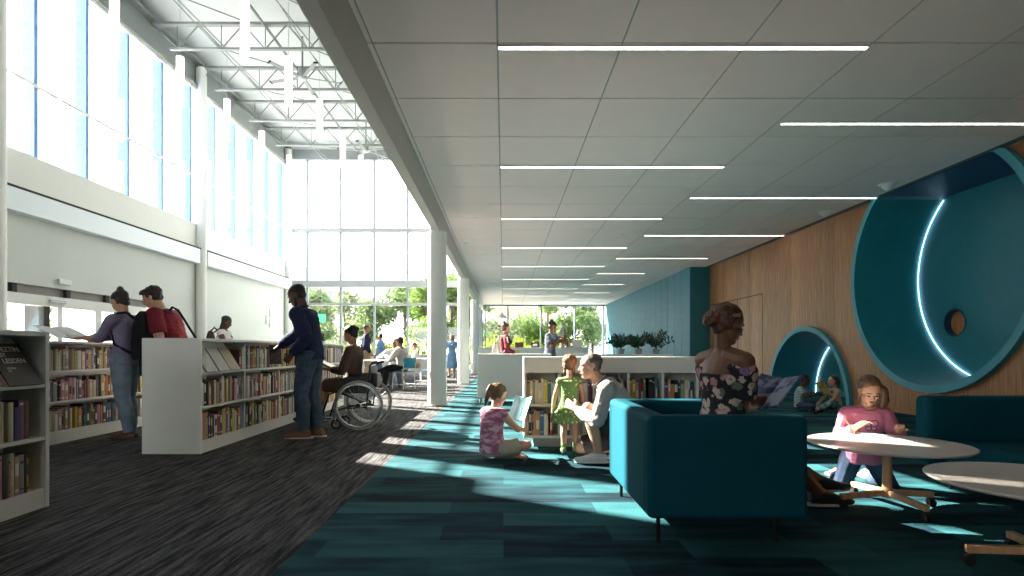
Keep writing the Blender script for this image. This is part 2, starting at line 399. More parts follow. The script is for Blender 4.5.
def niche(c, name, inner, floorz, back, label, hole=None, top=None):
    y, z, Ro, rim, dep = c; Ri = Ro-rim; xf = XR-.08; xb = XR+dep
    o = empty(name, (XR, y, 0)); tag(o, label, 'niche', 'round teal niches in the oak wall'); 
    Q = lambda x, t, r: (x-XR, r*math.cos(t), z+r*math.sin(t))
    N = 96; ok = lambda zz: (floorz-.001) <= zz <= (HC+.001)
    def clip(p): return (p[0], p[1], min(max(p[2], floorz), HC))
    def band(mb, x0, r0, x1, r1):
        for i in range(N):
            t0 = 2*PI*i/N; t1 = 2*PI*(i+1)/N
            q = [Q(x0,t0,r0), Q(x0,t1,r0), Q(x1,t1,r1), Q(x1,t0,r1)]
            if all(not ok(p[2]) for p in q): continue
            q = [clip(p) for p in q]; mb.add(q, [(0,1,2,3)])
    mb = MB(); band(mb, xf, Ro, xf, Ri); band(mb, xf, Ro, XR+.01, Ro); mb.build('rim', M['tealrim'], o)
    mb = MB(); band(mb, xf, Ri, xb, Ri); mb.build('lining', inner, o)
    mb = MB(); slices(mb, y-Ri, y+Ri, .02, xb, lambda m: max(floorz, z-math.sqrt(max(0, Ri*Ri-(m-y)**2))), lambda m: min(HC, z+math.sqrt(max(0, Ri*Ri-(m-y)**2))), [hole] if hole else [])
    mb.v = [(a-XR, b-y, cc) for a, b, cc in mb.v]; mb.build('back_panel', back, o)
    pts = []
    for i in range(N*2+1):
        t = 2*PI*i/(N*2)-PI/2; p = Q(xb-.02, t, Ri-.02)
        if ok(p[2]) and not (HC-.02 < p[2]): pts.append(p)
    # order so that the strip is one open run
    runs = []; prev = None
    for p in pts:
        if prev is None or (V(p)-V(prev)).length > .3: runs.append([])
        runs[-1].append(p); prev = p
    mb = MB()
    for r in runs:
        if len(r) > 1: mb.tube(r, .0055, 6)
    mb.build('light_strip', M['ledcool'], o)
    if hole:
        hc, hr = hole; mb = MB(); n = 40
        for i in range(n):
            t0, t1 = 2*PI*i/n, 2*PI*(i+1)/n
            f = lambda x, t, r: (x-XR, hc[0]+r*math.cos(t)-y, hc[1]+r*math.sin(t))
            mb.add([f(xb-.012,t0,hr+.012), f(xb-.012,t1,hr+.012), f(xb-.012,t1,hr-.008), f(xb-.012,t0,hr-.008)], [(0,1,2,3)])
            mb.add([f(xb-.012,t0,hr-.008), f(xb-.012,t1,hr-.008), f(xb+.1,t1,hr-.008), f(xb+.1,t0,hr-.008)], [(0,1,2,3)])
        mb.build('porthole_rim', M['navyin'], o)
        k = [(xb+.1-XR, hc[0]-y+(hr)*math.cos(2*PI*i/n), hc[1]+hr*math.sin(2*PI*i/n)) for i in range(n)]
        MB().add(k, [tuple(range(n))]).build('porthole_backing', M['wood'], o)
    if top: MB().box(-.02, dep, -math.sqrt(Ri*Ri-(HC-z)**2)-.05, math.sqrt(Ri*Ri-(HC-z)**2)+.05, HC, HC+.01).build('recess_ceiling', M['navyin'], o)
    return o
niche(C1, 'round_niche', M['tealin'], -9, M['tealpaint'], 'large round teal niche with a porthole and a curved light strip', hole=((9.35, 1.457), .22), top=True)
niche(C2, 'arch_niche', M['tealpaint'], 0.0, M['tealin'], 'small arched teal niche at floor level where two children sit')
# blue panelled block at the far right
o = empty('panelled_block', (5.73, 17.5, 0)); tag(o, 'tall blue panelled wall block beside the oak doors', 'wall block'); o['kind'] = 'structure'
MB().box(.02, .62, 0, 14.4, 0, HC).build('block', mat('blue_block', (.02,.14,.18), .55), o)
mb = MB(); y = 0
while y < 14.3: mb.box(0, .02, y+.015, min(14.4, y+.78), 0, HC); y += .795
mb.build('cladding', M['bluepanel'], o)
# entrance in the left wall
d = st(MB().box(XL-.2, XL-.02, 11.4, 16.15, 1.97, 2.2), 'door_2', M['white'])
mb = MB()
for y0_, y1_ in ((12.82, 12.95), (14.0, 14.22), (15.0, 15.2)): mb.box(XL-.16, XL-.04, y0_, y1_, 0, 1.97)
mb.build('frame', M['white'], d)
MB().box(XL-.1, XL-.09, 11.4, 16.1, 0, 1.97).build('pane', M['glass'], d)
mb = MB()
for y in (11.6, 13.05, 14.35): mb.box(XL-.2, XL-.02, y, y+.12, 2.2, 2.39)
mb.box(XL-.18, XL-.06, 12.45, 12.62, 0, 1.97)
mb.build('dark_post', M['darkgap'], d)
MB().box(XL-.16, XL-.1, 11.4, 16.1, 2.2, 2.39).build('transom_panel', mat('transom_brown', (.20,.17,.16), .5), d)
MB().box(-.03, .03, -.22, .22, -.035, .035).build('door_sensor', M['greymetal'], d, bevel=.01).location = (XL+.01, 12.75, 2.09)
o = MB().box(-.04, .04, -.18, .18, -.06, .06).build('emergency_light', M['white'], bevel=.015, loc=(XL+.045, 12.9, 2.55)); tag(o, 'small white emergency light box above the glass entrance doors', 'emergency light')

# ---------------------------------------------------------------- linear ceiling lights
def cl(x0, x1, y, lb):
    o = empty('linear_ceiling_light', ((x0+x1)/2, y, HC), label=lb, cat='ceiling light', group='linear ceiling lights'); h = (x1-x0)/2
    MB().box(-h-.01, h+.01, -.04, -.024, -.012, 0).box(-h-.01, h+.01, .024, .04, -.012, 0).box(-h-.01, -h, -.024, .024, -.012, 0).box(h, h+.01, -.024, .024, -.012, 0).build('housing', M['white'], o)
    MB().box(-h, h, -.024, .024, -.006, -.001).build('diffuser', M['ledwhite'], o)
ordn = ['nearest', 'second', 'third', 'fourth', 'fifth', 'sixth', 'seventh', 'eighth', 'ninth']
for i in range(8):
    cl(-.04, 3.08, 4.82+3.135*i, f'thin bright ceiling light strip, {ordn[i]} one of the row nearer the soffit beam')
for i in range(8):
    x1 = 6.26 if i < 3 else (5.68 if i == 3 else 4.7)
    cl(3.14, x1, 6.43+3.135*i, f'thin bright ceiling light strip, {ordn[i]} one of the row nearer the oak wall')
# detectors on the ceiling
def detector(px, py, r, lb, dome=True):
    Z = 569*2.57/(350.5-py); x = (px-503.5)*Z/569
    o = empty('ceiling_sensor', (x, Z, HC), label=lb, cat='ceiling sensor')
    MB().lathe([(0,-.02),(r,-.02),(r*1.05,-.012),(r*1.05,0)], n=28).build('plate', M['white'], o, smooth=True)
    MB().lathe([(0,-r*.85),(r*.3,-r*.8),(r*.62,-r*.5),(r*.75,-.02)], n=28).build('dome', M['white'], o, smooth=True)
detector(888, 184, .12, 'round white ceiling sensor beside the large teal niche')
detector(825, 212, .11, 'round white ceiling sensor further back over the oak wall')
detector(721, 266, .07, 'small white ceiling sensor by the corner of the blue block')
detector(622, 234, .06, 'small white ceiling sensor between two far light strips')
detector(467, 243, .08, 'small white ceiling sensor near the soffit beam')

# ---------------------------------------------------------------- roof trusses
ZT, ZB2 = 10.2, 9.5
for i in range(7):
    y = 11.05+2.5*i
    if i == 6: continue
    o = empty('roof_truss', (-5.6, y, ZB2), label=f'white steel roof truss over the atrium, {ordn[5-i]} one from the glass end wall'.replace('nearest one from', 'the one nearest to'), cat='roof truss', group='roof trusses over the atrium')
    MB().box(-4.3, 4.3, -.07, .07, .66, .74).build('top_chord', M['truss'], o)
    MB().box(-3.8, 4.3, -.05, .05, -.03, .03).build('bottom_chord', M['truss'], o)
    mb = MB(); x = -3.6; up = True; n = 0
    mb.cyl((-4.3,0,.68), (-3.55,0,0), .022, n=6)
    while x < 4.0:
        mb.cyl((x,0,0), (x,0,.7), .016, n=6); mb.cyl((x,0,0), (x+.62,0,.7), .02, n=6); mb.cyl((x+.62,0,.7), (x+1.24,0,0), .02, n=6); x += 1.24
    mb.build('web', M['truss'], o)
# bracing rods between trusses
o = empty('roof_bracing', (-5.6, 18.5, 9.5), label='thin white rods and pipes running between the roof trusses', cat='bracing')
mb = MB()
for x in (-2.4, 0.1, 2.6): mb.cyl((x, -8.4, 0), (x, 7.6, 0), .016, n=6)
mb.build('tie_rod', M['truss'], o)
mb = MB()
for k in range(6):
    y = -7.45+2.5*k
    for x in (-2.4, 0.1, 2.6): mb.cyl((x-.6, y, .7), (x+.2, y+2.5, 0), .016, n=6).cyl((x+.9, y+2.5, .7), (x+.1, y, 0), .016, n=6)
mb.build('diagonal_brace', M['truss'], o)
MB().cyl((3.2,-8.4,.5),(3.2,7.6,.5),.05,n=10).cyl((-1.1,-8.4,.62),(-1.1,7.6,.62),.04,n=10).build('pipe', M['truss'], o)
# pendants
for row, x in (('window side', -8.41), ('soffit side', -5.59)):
    for k in range(6):
        y = 9.8+2.5*k
        if row == 'window side' and k == 0: continue
        o = empty('tube_pendant', (x, y, 7.37), label=f'slim glowing tube pendant, {row} row, {ordn[5-k]} one from the glass end wall'.replace('nearest one from', 'the one nearest to'), cat='pendant light', group='tube pendants hanging in the atrium')
        MB().lathe([(.045,0),(.085,0),(.092,.01),(.092,1.25),(.085,1.26),(0,1.26)], n=20).build('tube', M['pend'], o, smooth=True)
        MB().lathe([(.06,-.004),(.08,-.004),(.08,.006),(.06,.006)], n=20).build('end_ring', M['greymetal'], o)
        MB().cyl((0,0,1.26),(0,0,3.25),.006,n=5).build('cable', M['greymetal'], o)
# ceiling fans
for (x, y, a, lb) in ((-6.15, 17.4, 20, 'white five blade ceiling fan hanging in the middle of the atrium'), (-5.75, 23.8, 50, 'white ceiling fan hanging close to the glass end wall')):
    o = empty('ceiling_fan', (x, y, 9.35), R(a), lb, 'ceiling fan', 'atrium ceiling fans')
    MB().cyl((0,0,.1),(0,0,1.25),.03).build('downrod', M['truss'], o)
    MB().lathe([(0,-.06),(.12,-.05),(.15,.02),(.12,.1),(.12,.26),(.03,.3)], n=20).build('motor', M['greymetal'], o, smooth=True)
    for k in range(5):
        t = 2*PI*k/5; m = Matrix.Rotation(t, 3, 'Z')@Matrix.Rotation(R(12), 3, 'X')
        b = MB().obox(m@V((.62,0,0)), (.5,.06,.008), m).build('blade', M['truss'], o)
        MB().obox(m@V((1.13,0,0)), (.02,.065,.02), m).build('blade_tip', M['black'], b)
# ================================================================ furniture and books
M['fabric'] = mat('teal_upholstery', (.002,.062,.088), .8, var=.04, scale=3, bump=.15, bscale=220, spec=.1)
M['fabric2'] = mat('teal_seat_fabric', (.002,.055,.08), .8, var=.04, scale=3, bump=.15, bscale=220, spec=.2)
M['tabletop'] = mat('table_laminate', (.62,.56,.50), .35, var=.02)
M['page'] = mat('page_paper', (.62,.57,.46), .9, var=.1, scale=80)
M['paper'] = mat('white_paper', (.75,.75,.72), .8, var=.02)
M['band'] = mat('spine_band_pale', (.7,.66,.55), .6)
M['bandd'] = mat('spine_band_dark', (.05,.04,.05), .6)
COL = {'cream': (.58,.50,.36), 'white': (.66,.65,.61), 'pink': (.50,.20,.28), 'crimson': (.30,.03,.05), 'mustard': (.50,.33,.04), 'tan': (.42,.28,.16),
       'orange': (.52,.20,.05), 'olive': (.24,.25,.09), 'sage': (.28,.34,.24), 'teal': (.03,.17,.22), 'navy': (.03,.05,.14), 'blue': (.07,.16,.34),
       'purple': (.17,.07,.20), 'brown': (.13,.06,.035), 'grey': (.26,.26,.26), 'charcoal': (.045,.045,.05), 'black': (.012,.012,.014), 'salmon': (.55,.28,.20), 'yellow':(.6,.48,.08)}
CM = {k: mat('book_'+k, v, .5, var=.08, scale=30) for k, v in COL.items()}
WEIGHT = {'cream': 5, 'white': 3.4, 'tan': 3.5, 'salmon': 2.4, 'pink': 2, 'mustard': 1.6, 'charcoal': 2.2, 'black': 2, 'brown': 2.2, 'grey': 2.2, 'crimson': 1.6, 'purple': 1.6, 'navy': 1.4, 'sage': 1.4, 'yellow': 1.2}
KEYS = list(COL); WT = [WEIGHT.get(k, 1) for k in KEYS]
def book_mesh(bands):
    mb = MB(); a = .5
    mb.m = 0; t = .09
    mb.box(-.5, -.5+t, -.47, .5, 0, 1).box(.5-t, .5, -.47, .5, 0, 1)
    prof = [(-.5,-.46), (-.36,-.485), (0,-.5), (.36,-.485), (.5,-.46)]
    vs = [(x, y, 0) for x, y in prof]+[(x, y, 1) for x, y in prof]+[(x, y+.03, 0) for x, y in prof]+[(x, y+.03, 1) for x, y in prof]
    fs = []
    for i in range(4): fs += [(i, i+1, 6+i, 5+i), (11+i, 10+i, 15+i, 16+i), (i, 10+i, 11+i, i+1), (5+i, 6+i, 16+i, 15+i)]
    mb.add(vs, fs)
    mb.m = 1; mb.box(-.5+t, .5-t, -.46, .47, .012, .985)
    mb.m = 2
    for z0, z1 in bands:
        for i in range(4):
            (x0, y0), (x1, y1) = prof[i], prof[i+1]; y0 -= .004; y1 -= .004
            mb.add([(x0*.9,y0,z0),(x1*.9,y1,z0),(x1*.9,y1,z1),(x0*.9,y0,z1)], [(0,1,2,3)])
    me = mb.mesh('book'); me.polygons.foreach_set('material_index', mb.mi)
    bm = bmesh.new(); bm.from_mesh(me); bmesh.ops.recalc_face_normals(bm, faces=bm.faces); bm.to_mesh(me); bm.free()
    for m in (CM['cream'], M['page'], M['band']): me.materials.append(m)
    return me
BOOKS = [book_mesh(b) for b in ([(.25,.62)], [(.78,.84),(.12,.15)], [(.5,.82),(.08,.16)], [(.88,.93)], [])]
def set_mats(o, c, b=None):
    for i, m in ((0, c), (2, b)):
        if m: o.material_slots[i].link = 'OBJECT'; o.material_slots[i].material = m
first_book = bpy.data.objects.new('book', BOOKS[0])
used = set(); state = {'first': True, 'n': 0}
def book_row(org, ax, face, length, h0, h1, dep, tmin, tmax, where, group, lean=.12, rnd=None, colors=None, gapp=.03, hmax=None, stuff=None):
    """books standing along direction ax from org; face = direction the spines look"""
    rnd = rnd or random; ax = V(ax); face = V(face); pos = .004; row = []
    while True:
        t = rnd.uniform(tmin, tmax)
        if rnd.random() < .18: t *= .6
        if pos+t > length: break
        row.append((pos, t, rnd.uniform(h0, h1), rnd.choices(KEYS, WT)[0])); pos += t+.001
        if rnd.random() < gapp: pos += rnd.uniform(.01, .05)
    rz = math.atan2(-face.x*-1, face.y*-1)  # spine (local -Y) towards face
    rz = math.atan2(face.y, face.x)+PI/2
    names = [r[3] for r in row]
    for i, (p, t, h, c) in enumerate(row):
        l = names[i-1] if i else None; r = names[i+1] if i+1 < len(row) else None
        if l and r:
            key = tuple(sorted((l, r)))
            lab = f'{c} book standing between a {key[0]} and a {key[1]} one, {where}'
        else: lab = f'{c} book at the end of the row beside a {l or r} one, {where}'
        for _ in range(40):
            if lab not in used: break
            c = rnd.choice(KEYS); names[i] = c
            if l and r: lab = f'{c} book standing between a {key[0]} and a {key[1]} one, {where}'
            else: lab = f'{c} book at the end of the row beside a {l or r} one, {where}'
        used.add(lab); pending.append((lab, i, len(row)))
        if stuff is not None:
            stuff.append((V(org)+ax*(p+t/2)+face*(-dep/2), t, dep*rnd.uniform(.85, 1), h, rz, c)); continue
        if state['first']: o = first_book; state['first'] = False; col.objects.link(o)
        else: o = first_book.copy(); col.objects.link(o)
        o.data = rnd.choice(BOOKS); d = dep*rnd.uniform(.82, 1)
        o.location = V(org)+ax*(p+t/2)-face*(d/2+rnd.uniform(0, .018)); o.scale = (t, d, h); o.rotation_euler = (0, 0, rz)
        set_mats(o, CM[c], rnd.choice([M['band'], M['bandd'], M['band']])); tag(o, None, 'book', group)
        o['label'] = lab; o['_n'] = 1; del o['_n']; state['n'] += 1
        row_objs.append((o, c))
pending = []; row_objs = []
def do_row(*a, **k):
    """lay a row, then write each label from the colours that really stand side by side"""
    global row_objs
    row_objs = []; book_row(*a, **k)
    where = a[9]; n = len(row_objs)
    for i, (o, c) in enumerate(row_objs):
        if 0 < i < n-1:
            l, r = sorted((row_objs[i-1][1], row_objs[i+1][1]))
            o['label'] = f'{c} book between a {l} and a {r} one, {where}' if l != r else f'{c} book between two {l} ones, {where}'
        elif n > 1: o['label'] = f'{c} book beside a {row_objs[1 if i == 0 else n-2][1]} one ending its row, {where}'
    seen = {}
    for o, c in row_objs: seen.setdefault(o['label'], []).append(o)
    for lab, os_ in seen.items():
        if len(os_) > 1:
            for o in os_:
                o['label'] = lab.replace(' book', ' '+('thick' if o.scale[0] > .042 else 'thin')+' '+('tall' if o.scale[2] > (a[4]+a[5])/2 else 'short')+' book', 1)

# -------- double sided island bookcase (and the one nearer, cut by the frame)
def island(name, y0, y1, label, group=None):
    x0, x1, H = -3.49, -2.92, 1.12
    o = empty(name, ((x0+x1)/2, y0, 0), label=label, cat='bookcase', group=group); w = (x1-x0)/2; L = y1-y0
    MB().box(-w, w, 0, .03, 0, H).build('end_panel', M['shelfend'], o, bevel=.003)
    MB().box(-w, w, L-.03, L, 0, H).build('end_panel', M['shelfend'], o, bevel=.003)
    MB().box(-w, w, .03, L-.03, H-.03, H).build('top_panel', M['shelf'], o, bevel=.003)
    MB().box(-.01, .01, .03, L-.03, .1, H-.03).build('back_panel', M['shelf'], o)
    MB().box(-w+.01, w-.01, .03, L-.03, 0, .12).build('plinth', M['shelf'], o)
    for z in (.43, .765):
        for s in (-1, 1):
            MB().box(*sorted((s*.012, s*(w-.004))), .03, L-.03, z, z+.022).build('shelf', M['shelf'], o, bevel=.002)
    y = 1.0
    while y < L-.5: MB().box(-w+.03, w-.03, y-.012, y+.012, .12, H-.03).build('divider', M['shelf'], o); y += 1.0
    return o
island('island_bookcase', 5.49, 10.4, 'long white island bookcase with a plain end panel and three rows of books')
island('island_bookcase', 2.0, 3.66, 'white island bookcase cut by the picture edge with a slanted display shelf', None)
rnd = random.Random(3)
rest = []
for z, wh, gr, ys in ((.122, 'bottom shelf, long island bookcase', 'books on the bottom shelf of the island bookcase', 5.53),
                  (.454, 'middle shelf, long island bookcase', 'books on the middle shelf of the island bookcase', 5.53),
                  (.789, 'top shelf, long island bookcase', 'books on the top shelf of the island bookcase', 6.36)):
    y = ys
    for ye in (6.47, 7.47, 8.08):
        if ye <= y+.2: continue
        do_row((-2.94, y, z), (0,1,0), (1,0,0), ye-y, .215, .275, .17, .03, .06, wh, gr, rnd=rnd)
        y = ye+.03
    book_row((-2.94, 8.1, z), (0,1,0), (1,0,0), .35, .215, .275, .17, .03, .055, wh, gr, rnd=rnd, stuff=rest)
    for ya in (8.53, 9.53): book_row((-2.94, ya, z), (0,1,0), (1,0,0), .8, .215, .275, .17, .03, .055, wh, gr, rnd=rnd, stuff=rest)
for z, wh in ((.122, 'bottom shelf, cut-off island bookcase'), (.454, 'middle shelf, cut-off island bookcase')):
    do_row((-2.94, 3.13, z), (0,1,0), (1,0,0), .42, .2, .27, .17, .022, .042, wh, 'books in the bookcase at the picture edge', rnd=rnd)
# -------- long bookcase on the left (behind the reading woman)
def wallcase(name, x0, x1, y0, y1, label):
    H = 1.1; o = empty(name, (x0, y0, 0), label=label, cat='bookcase'); w = x1-x0; L = y1-y0
    MB().box(0, w, 0, .03, 0, H).build('end_panel', M['shelf'], o); MB().box(0, w, L-.03, L, 0, H).build('end_panel', M['shelf'], o)
    MB().box(0, w, .03, L-.03, H-.03, H).build('top_panel', M['shelf'], o, bevel=.003)
    MB().box(0, .02, .03, L-.03, .1, H-.03).build('back_panel', M['shelf'], o)
    MB().box(0, w-.002, .03, L-.03, 0, .13).build('plinth', M['shelf'], o)
    for z in (.43, .76): MB().box(.02, w, .03, L-.03, z, z+.022).build('shelf', M['shelf'], o, bevel=.002)
    return o
wallcase('low_bookcase', -5.25, -4.78, 4.6, 9.6, 'long white low bookcase behind the woman in the lilac shirt')
for z, wh, ym in ((.132, 'bottom shelf, left low bookcase', 5.9), (.454, 'middle shelf, left low bookcase', 5.85), (.784, 'top shelf, left low bookcase', 5.75)):
    do_row((-4.80, ym, z), (0,1,0), (1,0,0), 7.5-ym, .2, .262, .17, .028, .055, wh, 'books in the low bookcase', rnd=rnd)
    book_row((-4.80, 7.52, z), (0,1,0), (1,0,0), 1.1, .2, .262, .17, .028, .055, wh, '', rnd=rnd, stuff=rest)
    # -------- middle bookcase facing the camera
def middle_case():
    x0, x1, y0, d = .21, 2.36, 5.84, .42
    o = empty('book_counter', (x0, y0, 0), label='low white bookcase in the middle with two rows of open compartments', cat='bookcase'); W = x1-x0
    MB().box(0, W, 0, d, .905, .935).build('top_panel', M['shelf'], o, bevel=.003)
    MB().box(.0, W, .004, .022, .77, .905).build('front_rail', M['shelf'], o)
    MB().box(0, W, d-.02, d, .1, .905).build('back_panel', M['shelf'], o)
    MB().box(0, W, 0, d, .1, .125).build('bottom_panel', M['shelf'], o)
    MB().box(.1, W-.1, .08, d-.05, 0, .1).build('plinth', M['greymetal'], o)
    n = 6
    for i in range(n+1):
        x = i*(W-.024)/n; MB().box(x, x+.024, 0 if i in (0, n) else .006, d, .125, .905).build('divider' if 0 < i < n else 'side_panel', M['shelf'], o)
    for i in range(n):
        a = i*(W-.024)/n+.024; b = (i+1)*(W-.024)/n; MB().box(a, b, .006, d-.02, .425, .45).build('shelf', M['shelf'], o)
    return x0, W, n
x0_, W_, n_ = middle_case()
cn = ['first', 'second', 'third', 'fourth', 'fifth', 'sixth']
for r, z in (('upper', .45), ('lower', .125)):
    for i in range(n_):
        if r == 'lower' and i > 3: continue
        a = x0_+i*(W_-.024)/n_+.026; Lc = (W_-.024)/n_-.03
        do_row((a, 5.87, z), (1,0,0), (0,-1,0), Lc*(.97 if r == 'upper' else .9), .2, .265, .19, .022, .045, f'{cn[i]} {r} compartment, middle bookcase', f'books in the {r} row of the middle bookcase', rnd=rnd)
# the far ends of the rows, too narrow to tell apart
mb = MB(); mats = []; sl = {}
for (p, t, d, h, rz, c) in rest:
    if c not in sl: sl[c] = len(mats); mats.append(CM[c])
    mb.m = sl[c]; mb.obox(p+V((0,0,h/2)), (t/2*.96, d/2, h/2), Matrix.Rotation(rz, 3, 'Z'))
o = mb.build('distant_books', mats); tag(o, 'tightly packed books at the far ends of the white bookcases', 'books', kind='stuff')

# display copies leaning on slanted rests
def display(loc, rz, cov, label, w=.21, h=.28, tilt=24, rest=True, text=None, group=None, name='display_book'):
    o = empty(name, loc, rz, label, 'book', group); m = Matrix.Rotation(R(-tilt), 3, 'X')   # front looks along local -Y, leans back
    MB().obox(m@V((0,0,h/2)), (w/2, .004, h/2), m).build('cover', cov, o)
    MB().obox(m@V((0,.012,h/2)), (w/2-.004, .009, h/2-.004), m).build('pages', M['page'], o)
    if text:
        for s, z, size in text:
            c = bpy.data.curves.new('lettering', 'FONT'); c.body = s; c.size = size; c.extrude = .0005; c.align_x = 'LEFT'; c.materials.append(M['paper'])
            t = bpy.data.objects.new('lettering', c); col.objects.link(t); t.parent = o
            t.location = m@V((-w/2+.055, -.0052, h*z)); t.rotation_euler = (PI/2-R(-tilt)*-1 if False else PI/2-R(tilt), 0, 0)
    return o
M['cov_dark'] = mat('cover_charcoal', (.045,.035,.032), .5, var=.1)
M['cov_pink'] = mat('cover_pink', (.55,.32,.25), .6); M['cov_beige'] = mat('cover_beige', (.55,.47,.38), .6); M['cov_white'] = mat('cover_white', (.62,.61,.58), .6)
# rests (slanted boards) belong to the bookcases
def rest_board(bc, y0, y1, z):
    mb = MB(); xw = 0
    mb.add([(.275,y0,z),(.275,y1,z),(.09,y1,z+.29),(.09,y0,z+.29),(.268,y0,z-.004),(.268,y1,z-.004),(.08,y1,z+.285),(.08,y0,z+.285)], [(0,1,2,3),(7,6,5,4),(0,4,5,1),(3,2,6,7),(0,3,7,4),(1,5,6,2)])
    mb.build('display_rest', M['shelf'], bc)
isl = [x for x in bpy.data.objects if x.name.startswith('island_bookcase') and x.type == 'EMPTY']
rest_board(isl[0], .04, .84, .79); rest_board(isl[1], 1.0, 1.6, .79)
display((-2.905, 3.47, .79), R(90), M['cov_dark'], 'dark charcoal display book with pale lettering on a slanted shelf', w=.25, h=.30, tilt=33, text=[('DEZTIN', .80, .047), ('BY', .67, .043), ('LESDEN', .52, .047), ('LEGDEN', .38, .016), ('MZ', .32, .013)])
display((-2.915, 3.385, .79), R(90), M['cov_pink'], 'pale pink magazine showing behind the charcoal display book', w=.30, h=.27, tilt=34, rest=True, name='magazine').location = (-2.93, 3.40, .79)
display((-2.90, 5.68, .79), R(90), M['cov_white'], 'white display book nearest the end panel on the long island bookcase', w=.22, tilt=32.5)
display((-2.90, 5.93, .79), R(90), M['cov_white'], 'white display book between a white one and a beige one', w=.22, tilt=32.5)
display((-2.90, 6.17, .79), R(90), M['cov_beige'], 'beige display book on the long island bookcase', w=.22, tilt=32.5)
o = display((-2.80, 7.0, .83), R(55), M['cov_dark'], 'dark grey book half pulled out by the man in the navy sweater', w=.16, h=.24, tilt=4, name='book')
# brackets under the top panel
# ---------------------------------------------------------------- armchair in front
def armchair():
    o = empty('lounge_armchair', (.737, 2.9, 0), label='boxy teal armchair with thin black legs, seen from its side', cat='armchair')
    MB().box(0, .825, 0, .12, .135, .666).build('arm', M['fabric'], o, bevel=.035, seg=4)
    MB().box(0, .825, .96, 1.08, .135, .666).build('arm', M['fabric'], o, bevel=.035, seg=4)
    MB().box(0, .12, .03, 1.05, .135, .668).build('backrest', M['fabric'], o, bevel=.035, seg=4)
    MB().box(.1, .80, .10, .98, .30, .43).build('seat_cushion', M['fabric2'], o, bevel=.04, seg=4)
    MB().box(.05, .79, .08, 1.0, .15, .32).build('seat_base', M['fabric'], o, bevel=.01)
    for x in (.07, .68):
        for y in (.07, 1.0): MB().cyl((x,y,0),(x,y,.15), .011, n=10).build('leg', M['blackmetal'], o)
armchair()
def sofa():
    o = empty('lounge_sofa', (3.06, 3.25, 0), label='low teal sofa behind the round tables at the right edge', cat='sofa')
    MB().box(0, 2.2, .84, 1.0, .17, .668).build('backrest', M['fabric'], o, bevel=.04, seg=4)
    MB().box(.1, 2.2, .1, .88, .17, .36).build('seat_cushion', M['fabric'], o, bevel=.07, seg=5)
    for x in (.17, 1.9):
        for y in (.16, .86): MB().cyl((x,y,0),(x,y,.19), .012, n=10).build('leg', M['blackmetal'], o)
sofa()
def table(x, y, a, label):
    o = empty('round_coffee_table', (x, y, 0), R(a), label, 'coffee table', 'round tables on wooden pedestals')
    MB().lathe([(0,.386),(.40,.388),(.445,.396),(.455,.404),(.455,.41),(.452,.412),(0,.412)], n=72).build('tabletop', M['tabletop'], o)
    MB().lathe([(.028,.1),(.026,.25),(.026,.386)], n=20).build('post', M['woodleg'], o, smooth=True)
    MB().cyl((0,0,.07),(0,0,.125),.038,.034,n=20).build('hub', M['woodleg'], o)
    for k in range(4):
        t = PI/2*k; c, s = math.cos(t), math.sin(t)
        l = MB().bar((c*.03,s*.03,.098), (c*.31,s*.31,.078), .034, .036).build('foot', M['woodleg'], o, bevel=.004)
        mb = MB().cyl((c*.295,s*.295,.04),(c*.295,s*.295,.07),.008)
        for q in (-.012, .012):
            mb.cyl((c*.30-s*q-s*.007, s*.30+c*q+c*.007, .024), (c*.30-s*q+s*.007, s*.30+c*q-c*.007, .024), .024, n=16)
        mb.obox((c*.296,s*.296,.042), (.016,.016,.01), Matrix.Rotation(t,3,'Z'))
        mb.build('caster', M['black'], l)
table(2.44, 3.62, -85, 'round pale table with a wooden pedestal where the girl in pink kneels')
table(2.45, 2.56, 163, 'round pale table nearest the camera, cut by the right edge')
# ---------------------------------------------------------------- white display counters at the back
def counter(x0, x1, y, d, H, label, legs=True, z0=.1, name='display_counter'):
    o = empty(name, (x0, y, 0), label=label, cat='counter')
    MB().box(0, x1-x0, 0, d, z0, H-.025).build('body', M['shelf'], o, bevel=.004)
    MB().box(-.01, x1-x0+.01, -.01, d+.01, H-.025, H).build('top_panel', M['shelf'], o, bevel=.004)
    for x in (.06, x1-x0-.06):
        for yy in (.06, d-.06): MB().cyl((x,yy,0),(x,yy,z0+.01), .018).build('foot', M['greymetal'], o)
    return o
counter(-.50, .90, 10.8, .5, .935, 'plain white counter unit at the carpet edge behind the seated girl')
counter(1.25, 3.2, 10.8, .5, .93, 'plain white counter carrying the potted plants')
counter(-.66, 2.25, 15.0, .45, 1.08, 'long white counter with displayed books behind the two standing women')
for x, c, lb in ((.42, 'brown', 'brown book displayed flat-fronted on the back counter'), (.84, 'charcoal', 'charcoal book with a pale square displayed on the back counter')):
    o = display((x, 14.98-.05, .9+.18), 0, CM[c], lb, w=.22, h=.14, tilt=12)
    o.location = (x, 15.12, 1.08)
    if c == 'charcoal': 
        m = Matrix.Rotation(R(-12), 3, 'X'); MB().obox(m@V((0,-.006,.07)), (.06,.001,.03), m).build('title_panel', M['paper'], o)
for i, c in enumerate(('tan', 'olive', 'cream', 'brown', 'mustard')):
    o = first_book.copy(); col.objects.link(o); o.data = BOOKS[i]; o.location = (1.52+i*.05+(.03 if i > 2 else 0), 15.15, 1.08); o.scale = (.034, .17, .19+.01*(i%3)); o.rotation_euler = (0,0,0)
    set_mats(o, CM[c], M['band']); tag(o, f'{c} book standing upright on top of the back counter', 'book', 'upright books on the back counter')
